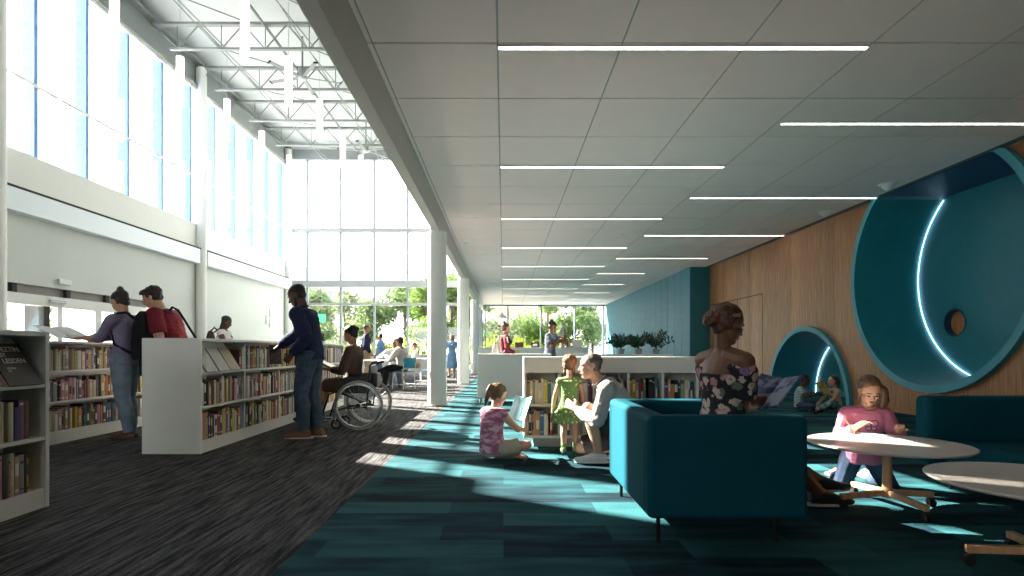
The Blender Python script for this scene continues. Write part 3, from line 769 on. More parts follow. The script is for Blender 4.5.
for (x, lb) in ((.05, 'white leaflet holder standing on the back counter beside the brown book'), (1.95, 'white leaflet box at the right end of the back counter')):
    o = empty('leaflet_holder', (x, 15.1, 1.08), label=lb, cat='leaflet holder')
    MB().box(-.12,.12,0,.01,0,.14).box(-.12,.12,.08,.09,0,.2).box(-.12,-.11,.01,.08,0,.16).box(.11,.12,.01,.08,0,.16).build('holder', M['white'], o)
    MB().box(-.1,.1,.02,.07,.005,.19).build('leaflets', M['paper'], o)
# potted plants
def fronds(o, n, h, spread, leafc, seed):
    r = random.Random(seed); mb = MB(); st_ = MB()
    for k in range(n):
        a = r.uniform(0, 2*PI); s = r.uniform(.3, 1)*spread; hh = h*r.uniform(.6, 1); pts = []
        for i in range(8):
            t = i/7; pts.append(V((math.cos(a)*s*t**1.6, math.sin(a)*s*t**1.6, hh*(t-.25*t*t*s/spread)+.08)))
        st_.tube(pts, .004, 4, rs=[.006-.0005*i for i in range(8)])
        for i in range(2, 8):
            p = pts[i]; d = (pts[i]-pts[i-1]).normalized()
            for sg in (-1, 1):
                sd_ = d.cross(V((math.cos(a+1), math.sin(a+1), .2))).normalized()*sg
                ld = (d*.6+sd_+V((0,0,r.uniform(-.2,.2)))).normalized(); L = .085*r.uniform(.8,1.2); nn = ld.cross(d).normalized(); w_ = ld.cross(nn).normalized()*L*.22
                mb.add([p, p+ld*L*.5+w_+nn*.006, p+ld*L, p+ld*L*.5-w_+nn*.006], [(0,1,2),(0,2,3)])
    st_.build('stem', leafc, o); mb.build('leaves', leafc, o)
M['leafdark'] = mat('plant_leaf', (.012,.05,.028), .4, var=.2, scale=20)
M['pot'] = mat('pot_grey', (.25,.27,.27), .6)
for i, (x, s) in enumerate(((2.28, .8), (2.62, .85), (2.96, 1.0))):
    o = empty('potted_plant', (x, 11.05, .93), label=('leafy dark green potted plant, ' + ('the one nearest the window', 'the middle one of three', 'the tallest one, nearest the oak wall')[i] + ' on the counter'), cat='potted plant', group='plants on the white counter')
    MB().lathe([(0,0),(.06,0),(.075,.1),(.068,.1),(.06,.08),(0,.08)], n=20).build('pot', M['pot'], o, smooth=False)
    fronds(o, 16, .42*s, .3*s, M['leafdark'], i)
# ---------------------------------------------------------------- cafe corner
M['chairteal'] = mat('chair_teal', (.01,.22,.33), .4)
M['wire'] = mat('white_wire', (.7,.7,.68), .4)
def cafe_chair(x, y, rz, label):
    o = empty('cafe_chair', (x, y, 0), R(rz), label, 'chair', 'teal cafe chairs')
    rings = []
    # one shell: seat then back, rounded edges, facing +X
    prof = [(.24,.445), (.22,.46), (.1,.452), (-.08,.445), (-.17,.455), (-.215,.50)]
    mb = MB().box(-.2, .22, -.21, .21, .44, .46); mb.build('seat', M['chairteal'], o, bevel=.01)
    m = Matrix.Rotation(R(-12), 3, 'Y')
    MB().obox((-.235, 0, .68), (.011, .20, .13), m).build('backrest', M['chairteal'], o, bevel=.01)
    for s in (-.2, .2): MB().tube([(-.19,s,.44),(-.21,s,.5),(-.245,s,.7)], .009, 6).build('back_frame', M['wire'], o)
    for sx, sy in ((.2,.19),(.2,-.19),(-.2,.19),(-.2,-.19)): MB().cyl((sx,sy,.44),(sx*1.1,sy*1.05,0),.009,n=8).build('leg', M['wire'], o)
    MB().tube([(.2,.19,.42),(.2,-.19,.42),(-.2,-.19,.42),(-.2,.19,.42)], .008, 6, closed=True).tube([(.21,.195,.12),(-.21,.195,.12)], .006, 5).tube([(.21,-.195,.12),(-.21,-.195,.12)], .006, 5).build('stretcher', M['wire'], o)
cafe_chair(-2.62, 14.95, 140, 'teal cafe chair on which the man in the pale shirt sits')
cafe_chair(-3.78, 14.1, 45, 'empty teal cafe chair in front of the white table')
cafe_chair(-2.0, 15.9, 150, 'teal cafe chair behind the seated man beside the round column')
def cafe_table(x, y, label, L=.9):
    o = empty('cafe_table', (x, y, 0), label=label, cat='table', group='white cafe tables')
    MB().box(-L/2, L/2, -.38, .38, .72, .745).build('tabletop', M['paper'], o, bevel=.008)
    MB().cyl((0,0,.02),(0,0,.72),.03).build('post', M['wire'], o); MB().cyl((0,0,0),(0,0,.02),.24,.22,n=24).build('base', M['wire'], o)
cafe_table(-3.42, 15.0, 'white cafe table between the seated man and the empty chair')
cafe_table(-2.7, 18.6, 'white cafe table further back near the window', 1.4)
o = empty('low_window_bench', (-7.4, 24.2, 0), label='long white bench unit along the glass end wall', cat='bench')
MB().box(0, 5.0, 0, .5, 0, .8).build('body', M['shelf'], o, bevel=.01); MB().box(-.02, 5.02, -.02, .52, .8, .83).build('top_panel', M['paper'], o)
# exit sign
o = empty('exit_sign', (-7.95, 24.9, 2.25), label='small green exit sign hanging before the glass end wall', cat='sign')
MB().box(-.16,.16,-.02,.02,0,.34).build('sign_box', emis('exit_green', (.05,.75,.2), 1.0), o)
MB().box(-.02,.05,-.024,-.021,.08,.2).box(-.07,.07,-.024,-.021,.15,.18).box(.0,.04,-.024,-.021,.22,.27).build('pictogram', M['paper'], o)
MB().cyl((0,0,.34),(0,0,1.75),.01).cyl((0,0,1.75),(0,1.3,1.75),.01).build('hanger', M['greymetal'], o)
# white dish pendant near the far hall window
o = empty('dish_pendant', P(502, 318, 18), label='small white cone pendant lamp near the far window', cat='pendant light')
MB().lathe([(.16,0),(.12,.06),(.04,.12),(.02,.16),(0,.16)], n=24).build('lamp_shade', M['paper'], o, smooth=True)
zz = o.location.z; MB().cyl((0,0,.15),(0,0,HC-zz),.006,n=5).build('cable', M['greymetal'], o)
# notices on the left wall
o = empty('wall_notice', (XL+.02, 24.3, 2.3), label='pair of small white notices on the left wall near the corner', cat='notice')
for dy, dz in ((-.25, .0), (.12, .3), (.12, -.15)): MB().box(0,.01,dy-.14,dy+.14,dz-.18,dz+.18).build('sheet', M['paper'], o)
# ================================================================ outside
def leafmat(name, c, c2, tr=.5):
    m = bpy.data.materials.new(name); m.use_nodes = True; nt = m.node_tree; L = nt.links.new; nt.nodes.remove(nt.nodes['Principled BSDF'])
    tc = nt.nodes.new('ShaderNodeTexCoord'); n = nt.nodes.new('ShaderNodeTexNoise'); n.inputs['Scale'].default_value = 1.6; L(tc.outputs['Object'], n.inputs['Vector'])
    r = nt.nodes.new('ShaderNodeValToRGB'); L(n.outputs[0], r.inputs[0]); r.color_ramp.elements[0].position = .35; r.color_ramp.elements[1].position = .65
    r.color_ramp.elements[0].color = (*c, 1); r.color_ramp.elements[1].color = (*c2, 1)
    d = nt.nodes.new('ShaderNodeBsdfDiffuse'); t = nt.nodes.new('ShaderNodeBsdfTranslucent'); L(r.outputs[0], d.inputs[0]); L(r.outputs[0], t.inputs[0])
    mx = nt.nodes.new('ShaderNodeMixShader'); mx.inputs[0].default_value = tr; L(d.outputs[0], mx.inputs[1]); L(t.outputs[0], mx.inputs[2]); L(mx.outputs[0], nt.nodes['Material Output'].inputs[0])
    return m
LG = leafmat('leaf_green', (.06,.10,.035), (.19,.25,.11)); LY = leafmat('leaf_yellow', (.24,.29,.03), (.40,.43,.07)); LO = leafmat('leaf_olive', (.08,.11,.055), (.22,.26,.15)); LB = leafmat('leaf_bright', (.08,.15,.035), (.22,.30,.09))
BARK = mat('bark', (.12,.09,.07), .9, var=.2)
def crown(mb, rn, c, r, n, sz):
    for _ in range(n):
        d = V((rn.gauss(0,1), rn.gauss(0,1), rn.gauss(0,1))).normalized()*(rn.random()**.45)
        p = V(c)+V((d.x*r[0], d.y*r[1], d.z*r[2]))
        a = V((rn.gauss(0,1), rn.gauss(0,1), rn.gauss(0,1))).normalized(); b = a.cross(V((rn.random(), rn.random(), rn.random()+.1))).normalized(); s = sz*rn.uniform(.6, 1.3)
        mb.add([p-a*s, p+b*s*.45, p+a*s, p-b*s*.45], [(0,1,2,3)])
def tree(x, y, h, r, leaf, label, seed, n=2600, base=.25, sz=.12):
    rn = random.Random(seed); o = empty('tree', (x, y, 0), label=label, cat='tree', group='trees outside the glass')
    mb = MB()
    mb.tube([(0,0,0),(.05,.02,h*.3),(-.04,0,h*.6),(0,0,h*.9)], .1, 8, rs=[.13,.1,.07,.02])
    cs = []
    for k in range(9):
        a = 2*PI*k/9+rn.random(); z = h*rn.uniform(base+.1, .9); q = r*rn.uniform(.35, .75)*(1.1-abs(z/h-.55))
        p = V((math.cos(a)*q, math.sin(a)*q, z)); cs.append(p); mb.tube([(0,0,z*.62), p*.5+V((0,0,z*.35)), p], .03, 5, rs=[.05,.03,.012])
    cs.append(V((0,0,h*.9)))
    mb.build('trunk', BARK, o)
    f = MB()
    for p in cs: rr = r*rn.uniform(.34, .55); crown(f, rn, p, (rr, rr, rr*.8), n//len(cs), sz)
    f.build('crown', leaf, o); return o
def pxx(px, Z): return (px-503.5)*Z/569
specs = [(310, 33, 4.6, 1.7, LG, 'slender green tree outside beside the grey building'),
 (345, 37, 4.9, 1.9, LO, 'loose olive green tree outside the glass end wall'),
 (372, 34, 3.9, 1.6, LG, 'small green tree outside behind the standing man'),
 (405, 36, 5.2, 2.0, LG, 'tall loose green tree outside behind the seated men'),
 (428, 30.5, 4.9, 1.5, LB, 'bright green tree outside showing left of the thick column'),
 (452, 31, 5.2, 1.5, LB, 'bright green tree outside between the round columns'),
 (470, 40, 5.5, 2.0, LG, 'green tree outside behind the second round column'),
 (490, 45, 3.4, 1.8, LO, 'dull green tree outside at the left of the hall window'),
 (520, 44, 3.3, 2.0, LO, 'dark loose tree outside before the brown building'),
 (548, 38, 4.6, 2.0, LB, 'light green tree outside behind the woman in the grey dress'),
 (574, 37, 4.9, 2.1, LG, 'full green tree outside in the middle of the hall window'),
 (592, 40, 3.9, 1.6, LO, 'silvery thin tree outside before the white building')]
for i, (px, Z, h, r, lf, lb) in enumerate(specs): tree(pxx(px, Z), Z, h, r, lf, lb, i, n=2400 if lf is LO else 3800, sz=.135)
for i, (px, Z, L, h, lb) in enumerate(((365, 31, 4.5, 1.5, 'yellow green hedge outside the glass end wall'), (405, 30, 3.0, 1.7, 'bright yellow shrub outside behind the seated men'), (505, 37, 6.0, 1.9, 'yellow green hedge outside the hall window'), (530, 39, 5, 2.2, 'tall yellow hedge outside behind the two women'))):
    rn = random.Random(50+i); o = empty('hedge', (pxx(px, Z), Z, 0), label=lb, cat='hedge', group='hedges outside')
    f = MB()
    for k in range(7): crown(f, rn, ((k/6-.5)*L, 0, h*.5), (L/9, .5, h*.5), 260, .1)
    f.build('foliage', LY, o); MB().cyl((0,0,0),(0,0,h*.5),.05).cyl((L*.3,0,0),(L*.3,0,h*.5),.05).cyl((-L*.3,0,0),(-L*.3,0,h*.5),.05).build('stem', BARK, o)
# tree and shrubs outside the left entrance
tree(-12.9, 14.0, 4.0, .9, LG, 'green tree seen through the glass entrance on the left', 31, n=1500, base=.2, sz=.07)
tree(-13.4, 16.4, 4.0, .9, LG, 'second green tree through the glass entrance, beside the white frame', 32, n=1300, base=.2, sz=.07)
tree(-13.5, 12.6, 3.2, .6, LO, 'grey green shrub through the glass entrance at the picture edge', 33, n=600, base=.1, sz=.08)
o = empty('brick_pillar', (-12.0, 12.95, 0), label='brown pillar seen through the glass entrance', cat='pillar')
MB().box(-.2,.2,-.2,.2,0,4).build('shaft', mat('brown_pillar', (.20,.13,.11), .7), o); MB().box(-.25,.25,-.25,.25,0,.3).build('base', M['greymetal'], o)
o = empty('brick_pillar', (-12.3, 15.0, 0), label='dark pillar between the trees through the glass entrance', cat='pillar')
MB().box(-.18,.18,-.18,.18,0,4).build('shaft', mat('dark_pillar', (.08,.07,.075), .7), o); MB().box(-.22,.22,-.22,.22,0,.3).build('base', M['greymetal'], o)
# ground
st(MB().box(-40, XL-.3, -5, 90, -.3, -.12).box(XL-.3, 60, YB+.1, 90, -.3, -.12).box(XL-.3, 30, -40, -6.3, -.3, -.12).box(XL-.3, -1.3, YA+.4, YB+.1, -.3, -.12), 'ground', mat('paving', (.70,.68,.64), .9, var=.05, scale=1))
st(MB().box(-9, -1.4, 29, 34, -.13, -.06).box(-3, 9, 34.5, 42, -.13, -.06), 'ground_lawn', mat('lawn', (.14,.24,.04), .95, var=.15, scale=3))
# buildings
def building(x0, x1, y, d, h, label, wm, floors, cols, roofrail=False):
    o = empty('building', (x0, y, 0), label=label, cat='building', group='buildings outside'); W = x1-x0
    MB().box(0, W, 0, d, 0, h).build('walls', wm, o); MB().box(-.1, W+.1, -.1, d+.1, h, h+.15).build('roof', M['greywhite'], o)
    for f_ in range(floors):
        for c_ in range(cols):
            a = W*(c_+.25)/cols; b = W*(c_+.75)/cols; z = h*(f_+.3)/floors; z2 = h*(f_+.8)/floors
            MB().box(a, b, -.05, .02, z, z2).build('window', WG, o)
    if roofrail:
        mb = MB()
        for i in range(13): x = W*i/12; mb.cyl((x,.1,h+.15),(x,.1,h+1.1),.03,n=6)
        mb.cyl((0,.1,h+1.1),(W,.1,h+1.1),.04,n=6).cyl((0,.1,h+.7),(W,.1,h+.7),.03,n=6); mb.build('railing', M['greymetal'], o)
    return o
WG = mat('far_window', (.22,.26,.30), .2, spec=.6)
building(pxx(250, 48), pxx(297, 48), 48, 6, 8.2, 'grey building outside with a tall pale panel, behind the end wall corner', mat('stucco', (.26,.25,.24), .8), 3, 4)
building(pxx(304, 55), pxx(334, 55), 55, 6, 7.2, 'tan building outside with a roof railing at the atrium corner', mat('tan_stucco', (.34,.30,.25), .8), 3, 4, True)
building(pxx(488, 56), pxx(562, 56), 56, 6, 5.2, 'brown brick building outside the hall window', mat('brown_brick', (.26,.18,.14), .8, var=.1, kind='noise', scale=8, stretch=(1,1,5)), 2, 7)
building(pxx(586, 50), pxx(640, 50), 50, 6, 8.0, 'white building outside at the right end of the hall window', mat('white_render', (.8,.8,.8), .8), 2, 3)
# ================================================================ people
def skinmat(name, c):
    m = mat(name, c, .55, var=.06, scale=9, bump=.04, bscale=90, spec=.35)
    b = m.node_tree.nodes['Principled BSDF']; b.inputs['Subsurface Weight'].default_value = .12; b.inputs['Subsurface Radius'].default_value = (.02,.008,.004); b.inputs['Subsurface Scale'].default_value = .3
    return m
SK = {'light': skinmat('skin_light', (.55,.31,.21)), 'tan': skinmat('skin_tan', (.38,.19,.11)), 'brown': skinmat('skin_brown', (.17,.075,.042)), 'dark': skinmat('skin_dark', (.085,.04,.026)), 'fair': skinmat('skin_fair', (.62,.38,.29))}
def hairmat(name, c): return mat(name, c, .5, var=.35, scale=14, stretch=(1,1,.35), bump=.5, bscale=45, spec=.4)
HM = {'black': hairmat('hair_black', (.012,.010,.010)), 'darkbrown': hairmat('hair_dark_brown', (.028,.016,.011)), 'brown': hairmat('hair_brown', (.10,.05,.028)), 'lightbrown': hairmat('hair_light_brown', (.22,.12,.06)), 'blond': hairmat('hair_blond', (.36,.23,.12)), 'grey': hairmat('hair_grey', (.13,.10,.085)), 'auburn': hairmat('hair_auburn', (.12,.045,.022))}
M['lip'] = mat('lip', (.30,.09,.075), .5); M['lipd'] = mat('lip_dark', (.11,.035,.03), .5)
M['eyew'] = mat('eye_white', (.6,.58,.55), .3); M['iris'] = mat('iris', (.02,.012,.008), .2)
def remesh(mb, voxel, sm=4, noise_amp=0, nscale=20):
    me = mb.mesh('tmp'); o = bpy.data.objects.new('tmp', me); col.objects.link(o)
    r = o.modifiers.new('r', 'REMESH'); r.mode = 'VOXEL'; r.voxel_size = voxel; r.use_smooth_shade = True
    s = o.modifiers.new('s', 'SMOOTH'); s.factor = .5; s.iterations = sm
    bpy.context.view_layer.update(); dg = bpy.context.evaluated_depsgraph_get()
    m2 = bpy.data.meshes.new_from_object(o.evaluated_get(dg)); bpy.data.objects.remove(o); bpy.data.meshes.remove(me)
    if noise_amp:
        ns = [v.normal.copy() for v in m2.vertices]
        for v, n in zip(m2.vertices, ns): v.co += n*noise.noise(v.co*nscale)*noise_amp
    m2.polygons.foreach_set('use_smooth', [True]*len(m2.polygons)); m2.materials.clear()
    return m2
def part(name, me, m, parent, label=None):
    me.name = name; me.materials.append(m); o = bpy.data.objects.new(name, me); col.objects.link(o); o.parent = parent
    if label: o['label'] = label
    return o
def ik(a, b, l1, l2, hint):
    a, b = V(a), V(b); d = b-a; L = min(d.length, (l1+l2)*.995); n = d.normalized(); b = a+n*L
    x = (l1*l1-l2*l2+L*L)/(2*L); h = math.sqrt(max(0, l1*l1-x*x)); hv = V(hint); hv = hv-n*hv.dot(n)
    if hv.length < 1e-4: hv = V((0,0,-1))
    return a+n*x+hv.normalized()*h, b
def frame(yaw, pitch, roll=0):
    """rows f, l, u of a head that starts looking along +X; yaw to the left, pitch downward"""
    m = Matrix.Rotation(R(yaw), 3, 'Z')@Matrix.Rotation(R(pitch), 3, 'Y')@Matrix.Rotation(R(roll), 3, 'X')
    return m@V((1,0,0)), m@V((0,1,0)), m@V((0,0,1))
def person(label, loc, yaw, H, ph=None, female=False, lean=0, bow=.0, side=0, head=(0,0), hs=None, handL=None, handR=None, elbL=(-.5,.6,-.6), elbR=(-.5,-.6,-.6),
           footL=None, footR=None, kneeL=(1,.1,.1), kneeR=(1,-.1,.1), toeL=(1,.15,0), toeR=(1,-.15,0), skin='light', hair='brown', style='short', twist=0,
           top=None, sleeve=1.0, bottom=None, leg=1.0, shoe=None, shoe_h=0, dress=None, dress_len=.3, vox=.008, child=False, neckline=0, curl=.5, beard=None, seated_skirt=None, sock=None, name='person', fingL=None, fingR=None, tuck=False, fat=1.0, offs=False, puff=None, gripL=None, gripR=None, group=None, wm=0):
    o = empty(name, loc, R(yaw), label, 'person', group)
    hs = hs or (.132*H if not child else (.165*H if H < 1.1 else .150*H))
    k = H*fat; ph = .52*H if ph is None else ph
    if child: k = H*1.02
    pel = V((0,0,ph)); Lf = V((0,1,0))
    T = V((math.sin(R(lean)), -math.sin(R(side)), math.cos(R(lean)))).normalized()
    sl = (.30 if not child else .28)*H
    nb = pel+T*sl; bk = V((-T.z,0,T.x)); mid = pel+T*sl*.5+bk*bow*H; up2 = (nb-mid).normalized()
    Ls = Matrix.Rotation(R(twist), 3, 'Z')@Lf; Ls = (Ls-T*Ls.dot(T)*.5+V((0,0,math.sin(R(side))))*0).normalized()
    fw0 = Lf.cross(T).normalized(); fw1 = Ls.cross(up2).normalized()
    def spine(t):
        a = pel*(1-t)**2+mid*2*t*(1-t)*1.0+nb*t*t if bow else pel+T*sl*t
        return a
    if bow: mid2 = mid*2-(pel+nb)/2; spine = lambda t: pel*(1-t)**2+mid2*2*t*(1-t)+nb*t*t
    if female: prof = [(-.12,.070,.055),(0,.098,.070),(.15,.088,.062),(.36,.068,.050),(.58,.078,.058),(.74,.082,.066),(.88,.086,.050),(.97,.050,.036),(1.02,.030,.030)]
    elif child: prof = [(-.12,.070,.058),(0,.088,.066),(.2,.082,.064),(.4,.078,.060),(.6,.080,.060),(.78,.086,.058),(.9,.084,.048),(.98,.050,.036),(1.03,.030,.030)]
    else: prof = [(-.12,.070,.058),(0,.094,.070),(.18,.088,.066),(.38,.084,.062),(.6,.094,.068),(.78,.104,.070),(.9,.100,.054),(.98,.056,.040),(1.03,.034,.034)]
    def torso(mb, infl=0, t0=-1, t1=2, sc_=1.0):
        rings = []
        for t, a, b in prof:
            if t < t0 or t > t1: continue
            f = max(0, min(1, t)); sx = (Lf*(1-f)+Ls*f).normalized(); u = (spine(min(1, t+.05))-spine(t-.05)).normalized() if t < 1 else up2
            fr = sx.cross(u).normalized()
            if fr.dot(V((1,0,.01))) < 0 and abs(lean) < 80: fr = fr*-1
            rings.append((spine(t) if t <= 1 else nb+up2*(t-1)*sl, sx, fr, a*k*sc_+infl, b*k*sc_+infl))
        mb.loft(rings)
        if female and not child:
            c = spine(.70); 
            for s in (-1, 1): mb.ell(c+fw1*.048*k+Ls*s*.038*k, (.036*k+infl,)*3)
    sw = (.100 if female else .112)*k if not child else .092*k
    S = {1: nb-up2*.035*H+Ls*sw, -1: nb-up2*.035*H-Ls*sw}
    Hp = {1: pel+Lf*.050*k, -1: pel-Lf*.050*k}
    ua, fa, th, sh = (.172*H, .150*H, .242*H, .238*H) if not child else (.155*H, .135*H, .215*H, .215*H)
    ah = .045*H
    hand = {1: handL or (.06*H, .17*H, ph-.02*H), -1: handR or (.06*H, -.17*H, ph-.02*H)}
    foot = {1: footL or (0, .06*H, ah), -1: footR or (0, -.06*H, ah)}
    E, W_, K, A = {}, {}, {}, {}
    for s, hh, hk in ((1, elbL, kneeL), (-1, elbR, kneeR)):
        E[s], W_[s] = ik(S[s], hand[s], ua, fa, hh); K[s], A[s] = ik(Hp[s], foot[s], th, sh, hk)
    toe = {1: V(toeL).normalized(), -1: V(toeR).normalized()}
    # ---- body
    mb = MB(); tk = .93 if (top or dress) else 1.0
    torso(mb, 0, sc_=tk)
    f, l, u = frame(*head); hc = nb+up2*(.028*H)+((up2+u*.6).normalized())*(hs*.5)+f*hs*.10
    ar = (.030 if female else .036)*k if not child else .029*k
    for s in (1, -1):
        mb.caps(nb-up2*.02*H+Ls*s*.03*H, S[s], .036*k, ar*1.12); mb.caps(S[s], E[s], ar*1.12, ar*.80)
        m1 = E[s].lerp(W_[s], .3); mb.caps(E[s], m1, ar*.78, ar*.84); mb.caps(m1, W_[s], ar*.84, ar*.52)
        tr = .052*k if not child else .046*k
        mb.caps(Hp[s], K[s], tr*1.1, tr*.70)
        back = (K[s]-(Hp[s]+A[s])/2); back = -back.normalized() if back.length > .02 else V((-1,0,0))
        c1 = K[s].lerp(A[s], .32)+back*.010*k; mb.caps(K[s], c1, tr*.68, tr*.76); mb.caps(c1, A[s], tr*.76, tr*.42)
        # foot
        heel = A[s]+V((0,0,-.022*H))-toe[s]*.022*H; ball = A[s]+toe[s]*.085*H+V((0,0,-.030*H)); 
        if abs(toe[s].z) > .35: heel = A[s]-toe[s]*.02*H; ball = A[s]+toe[s]*.09*H
        mb.caps(A[s], heel, .022*k, .020*k); mb.caps(A[s], ball, .021*k, .016*k); mb.caps(heel, ball, .018*k, .017*k); mb.caps(ball, ball+toe[s]*.03*H, .016*k, .011*k)
    # neck and head
    mb.caps(nb-up2*.01*H, hc-u*.22*hs-f*.12*hs, (.029 if female or child else .035)*H*.98, (.027 if female or child else .033)*H*.95)
    Mh = Matrix((f, l, u)).transposed()
    hp = lambda a, b, c: hc+f*a*hs+l*b*hs+u*c*hs
    mb.ell(hp(-.06,0,.15), (.40*hs,.335*hs,.345*hs), Mh, 18, 12); mb.ell(hp(.07,0,-.14), (.28*hs,.262*hs,.33*hs), Mh, 16, 10)
    mb.ell(hp(.22,0,-.38), (.10*hs,.12*hs,.09*hs), Mh); mb.caps(hp(.335,0,.04), hp(.415,0,-.10), .030*hs, .050*hs); mb.ell(hp(.36,0,-.115), (.05*hs,.085*hs,.04*hs), Mh)
    mb.ell(hp(.29,0,.10), (.065*hs,.22*hs,.045*hs), Mh); mb.ell(hp(.31,0,-.235), (.065*hs,.10*hs,.045*hs), Mh)
    for s in (1, -1):
        mb.ell(hp(.22,.15*s,-.07), (.11*hs,.09*hs,.10*hs), Mh); mb.ell(hp(-.04,.335*s,-.01), (.075*hs,.035*hs,.115*hs), Mh)
    # hands
    for s, fg, grip in ((1, fingL, gripL), (-1, fingR, gripR)):
        d = (W_[s]-E[s]).normalized() if fg is None else V(fg).normalized()
        pn = V(grip).normalized() if grip else None    # palm normal
        if pn is None:
            pn = -Lf*s if abs(d.z) > .6 else V((0,0,-1))
        pn = (pn-d*pn.dot(d)).normalized(); sd_ = d.cross(pn).normalized()
        th_dir = V((1,0,.6)) ; sgn = 1 if sd_.dot(th_dir) > 0 else -1; sd_ = sd_*sgn   # thumb side
        hl = .105*H*(1 if not child else 1.05); w = W_[s]
        mb.loft([(w, sd_, pn, .017*H, .012*H), (w+d*hl*.2, sd_, pn, .021*H, .012*H), (w+d*hl*.48, sd_, pn, .024*H, .011*H)], 12)
        for i in range(4):
            of = (1.5-i)*.0118*H; ln = hl*(.50,.56,.52,.40)[i]; r = .0056*H; p = w+d*hl*.45+sd_*of; cu = curl*R(38)*(1+.08*i); dd = d
            for j, q in enumerate((.45,.32,.23)):
                a_ = cu*(j+.6) if j else cu*.5; dd = (d*math.cos(a_)+pn*math.sin(a_)).normalized(); p2 = p+dd*ln*q+sd_*of*.06; mb.caps(p, p2, r*(1-.08*j), r*(.92-.08*j), 8); p = p2
        p = w+d*hl*.14+sd_*.014*H; q = p+(d*.55+sd_*.75+pn*.3).normalized()*hl*.24; mb.caps(p, q, .0085*H, .0068*H, 8); mb.caps(q, q+(d*.85+sd_*.1+pn*.45).normalized()*hl*.22, .0068*H, .0054*H, 8)
    part('body', remesh(mb, vox*.85, 2), SK[skin], o)
    # face
    for s in (1, -1):
        if head[1] >= 12:   # lids lowered over downcast eyes
            MB().ell(hp(.315,.13*s,.0), (.032*hs,.055*hs,.012*hs), Mh, 12, 6).build('eye', M['iris'], o, smooth=True)
        else:
            e = MB().ell(hp(.300,.125*s,.025), (.045*hs,.052*hs,.026*hs), Mh, 12, 8).build('eye', M['eyew'], o, smooth=True)
            MB().ell(hp(.330,.122*s,.022), (.018*hs,.024*hs,.024*hs), Mh, 10, 6).build('iris', M['iris'], e, smooth=True)
        MB().tube([hp(.33,.055*s,.105), hp(.345,.13*s,.13), hp(.28,.22*s,.10)], .014*hs, 6).build('eyebrow', HM[hair], o, smooth=True)
    MB().ell(hp(.358,0,-.222), (.025*hs,.088*hs,.020*hs), Mh, 12, 6).ell(hp(.355,0,-.250), (.026*hs,.070*hs,.022*hs), Mh, 12, 6).build('lips', M['lipd' if skin in ('dark','brown') else 'lip'], o, smooth=True)
    if beard: 
        b = MB().ell(hp(.16,0,-.33), (.17*hs,.22*hs,.16*hs), Mh); b.ell(hp(.33,0,-.165), (.04*hs,.10*hs,.03*hs), Mh)
        for s in (1, -1): b.caps(hp(.0,.285*s,-.02), hp(.13,.20*s,-.30), .05*hs, .07*hs)
        part('beard', remesh(b, .006, 2, .003, 60), HM[beard], o)
    # hair
    h = MB(); amp = .004; vx = .007; ns = 40
    def cap(g=1.0):
        h.ell(hp(-.15,0,.235), (.42*hs*g,.368*hs*g,.322*hs*g), Mh, 18, 12); h.ell(hp(-.24,0,.02), (.25*hs*g,.315*hs*g,.30*hs*g), Mh, 16, 10)
    if style == 'short': cap(1.0); [h.ell(hp(.0,.315*s,.09), (.07*hs,.05*hs,.12*hs), Mh) for s in (1,-1)]
    elif style == 'thick': cap(1.06); h.ell(hp(.10,.05,.42), (.27*hs,.27*hs,.12*hs), Mh); amp = .010; [h.ell(hp(.0,.32*s,.09), (.07*hs,.05*hs,.13*hs), Mh) for s in (1,-1)]
    elif style == 'crop': cap(.96); amp = .006; ns = 90
    elif style == 'thin': cap(.95)
    elif style == 'bun': cap(1.02); h.ell(hp(-.52,0,.14), (.15*hs,.16*hs,.15*hs), Mh)
    elif style == 'topbun': cap(1.0); h.ell(hp(-.36,0,.52), (.16*hs,.16*hs,.16*hs), Mh)
    elif style == 'lowbun':
        cap(1.03); rn = random.Random(2)
        for i in range(46):
            q = V((rn.gauss(0,1), rn.gauss(0,1), rn.gauss(0,1))).normalized(); h.ell(hp(-.52+q.x*.17, q.y*.22, -.02+q.z*.19), (.06*hs,)*3)
        h.ell(hp(-.48,0,0), (.18*hs,.22*hs,.2*hs), Mh); amp = .005; vx = .005; ns = 70
    elif style == 'ponytail':
        cap(1.0); pts = [hp(-.40,0,.30), hp(-.58,0,.22), hp(-.62,.02,-.05), hp(-.56,.05,-.45), hp(-.52,.06,-.75)]
        for i, r_ in enumerate((.09,.14,.15,.12)): h.caps(pts[i], pts[i+1], r_*hs, (.14,.15,.12,.03)[i]*hs)
    elif style == 'sidepony':
        cap(1.02); pts = [hp(-.20,.36,.12), hp(-.16,.50,-.05), hp(-.04,.54,-.40), hp(.06,.50,-.80), hp(.12,.46,-1.05)]
        for i, r_ in enumerate((.12,.18,.20,.16)): h.caps(pts[i], pts[i+1], r_*hs, (.18,.20,.16,.04)[i]*hs)
        h.caps(hp(.10,-.33,.25), hp(.08,-.37,-.25), .05*hs, .03*hs)
    elif style == 'long':
        cap(1.03)
        for s in (1,-1,0): h.caps(hp(-.22 if s else -.34,.26*s,.1), hp(-.20 if s else -.34,.25*s,-.62), .15*hs, .10*hs)
    elif style == 'plaits':
        cap(.98)
        for s in (1,-1):
            for i in range(5): h.ell(hp(-.40+.03*i,.12*s+.03*s*i,.30-.16*i), (.085*hs,.085*hs,.10*hs), Mh)
        amp = .006
    if style in ('bun','topbun','lowbun','ponytail','sidepony','long'):
        for s in (1,-1): h.ell(hp(-.14,.29*s,.02), (.17*hs,.075*hs,.20*hs), Mh)
        h.ell(hp(-.27,0,-.14), (.15*hs,.25*hs,.20*hs), Mh)
    hd = part('hair', remesh(h, vx, 2, amp, ns), HM[hair], o)
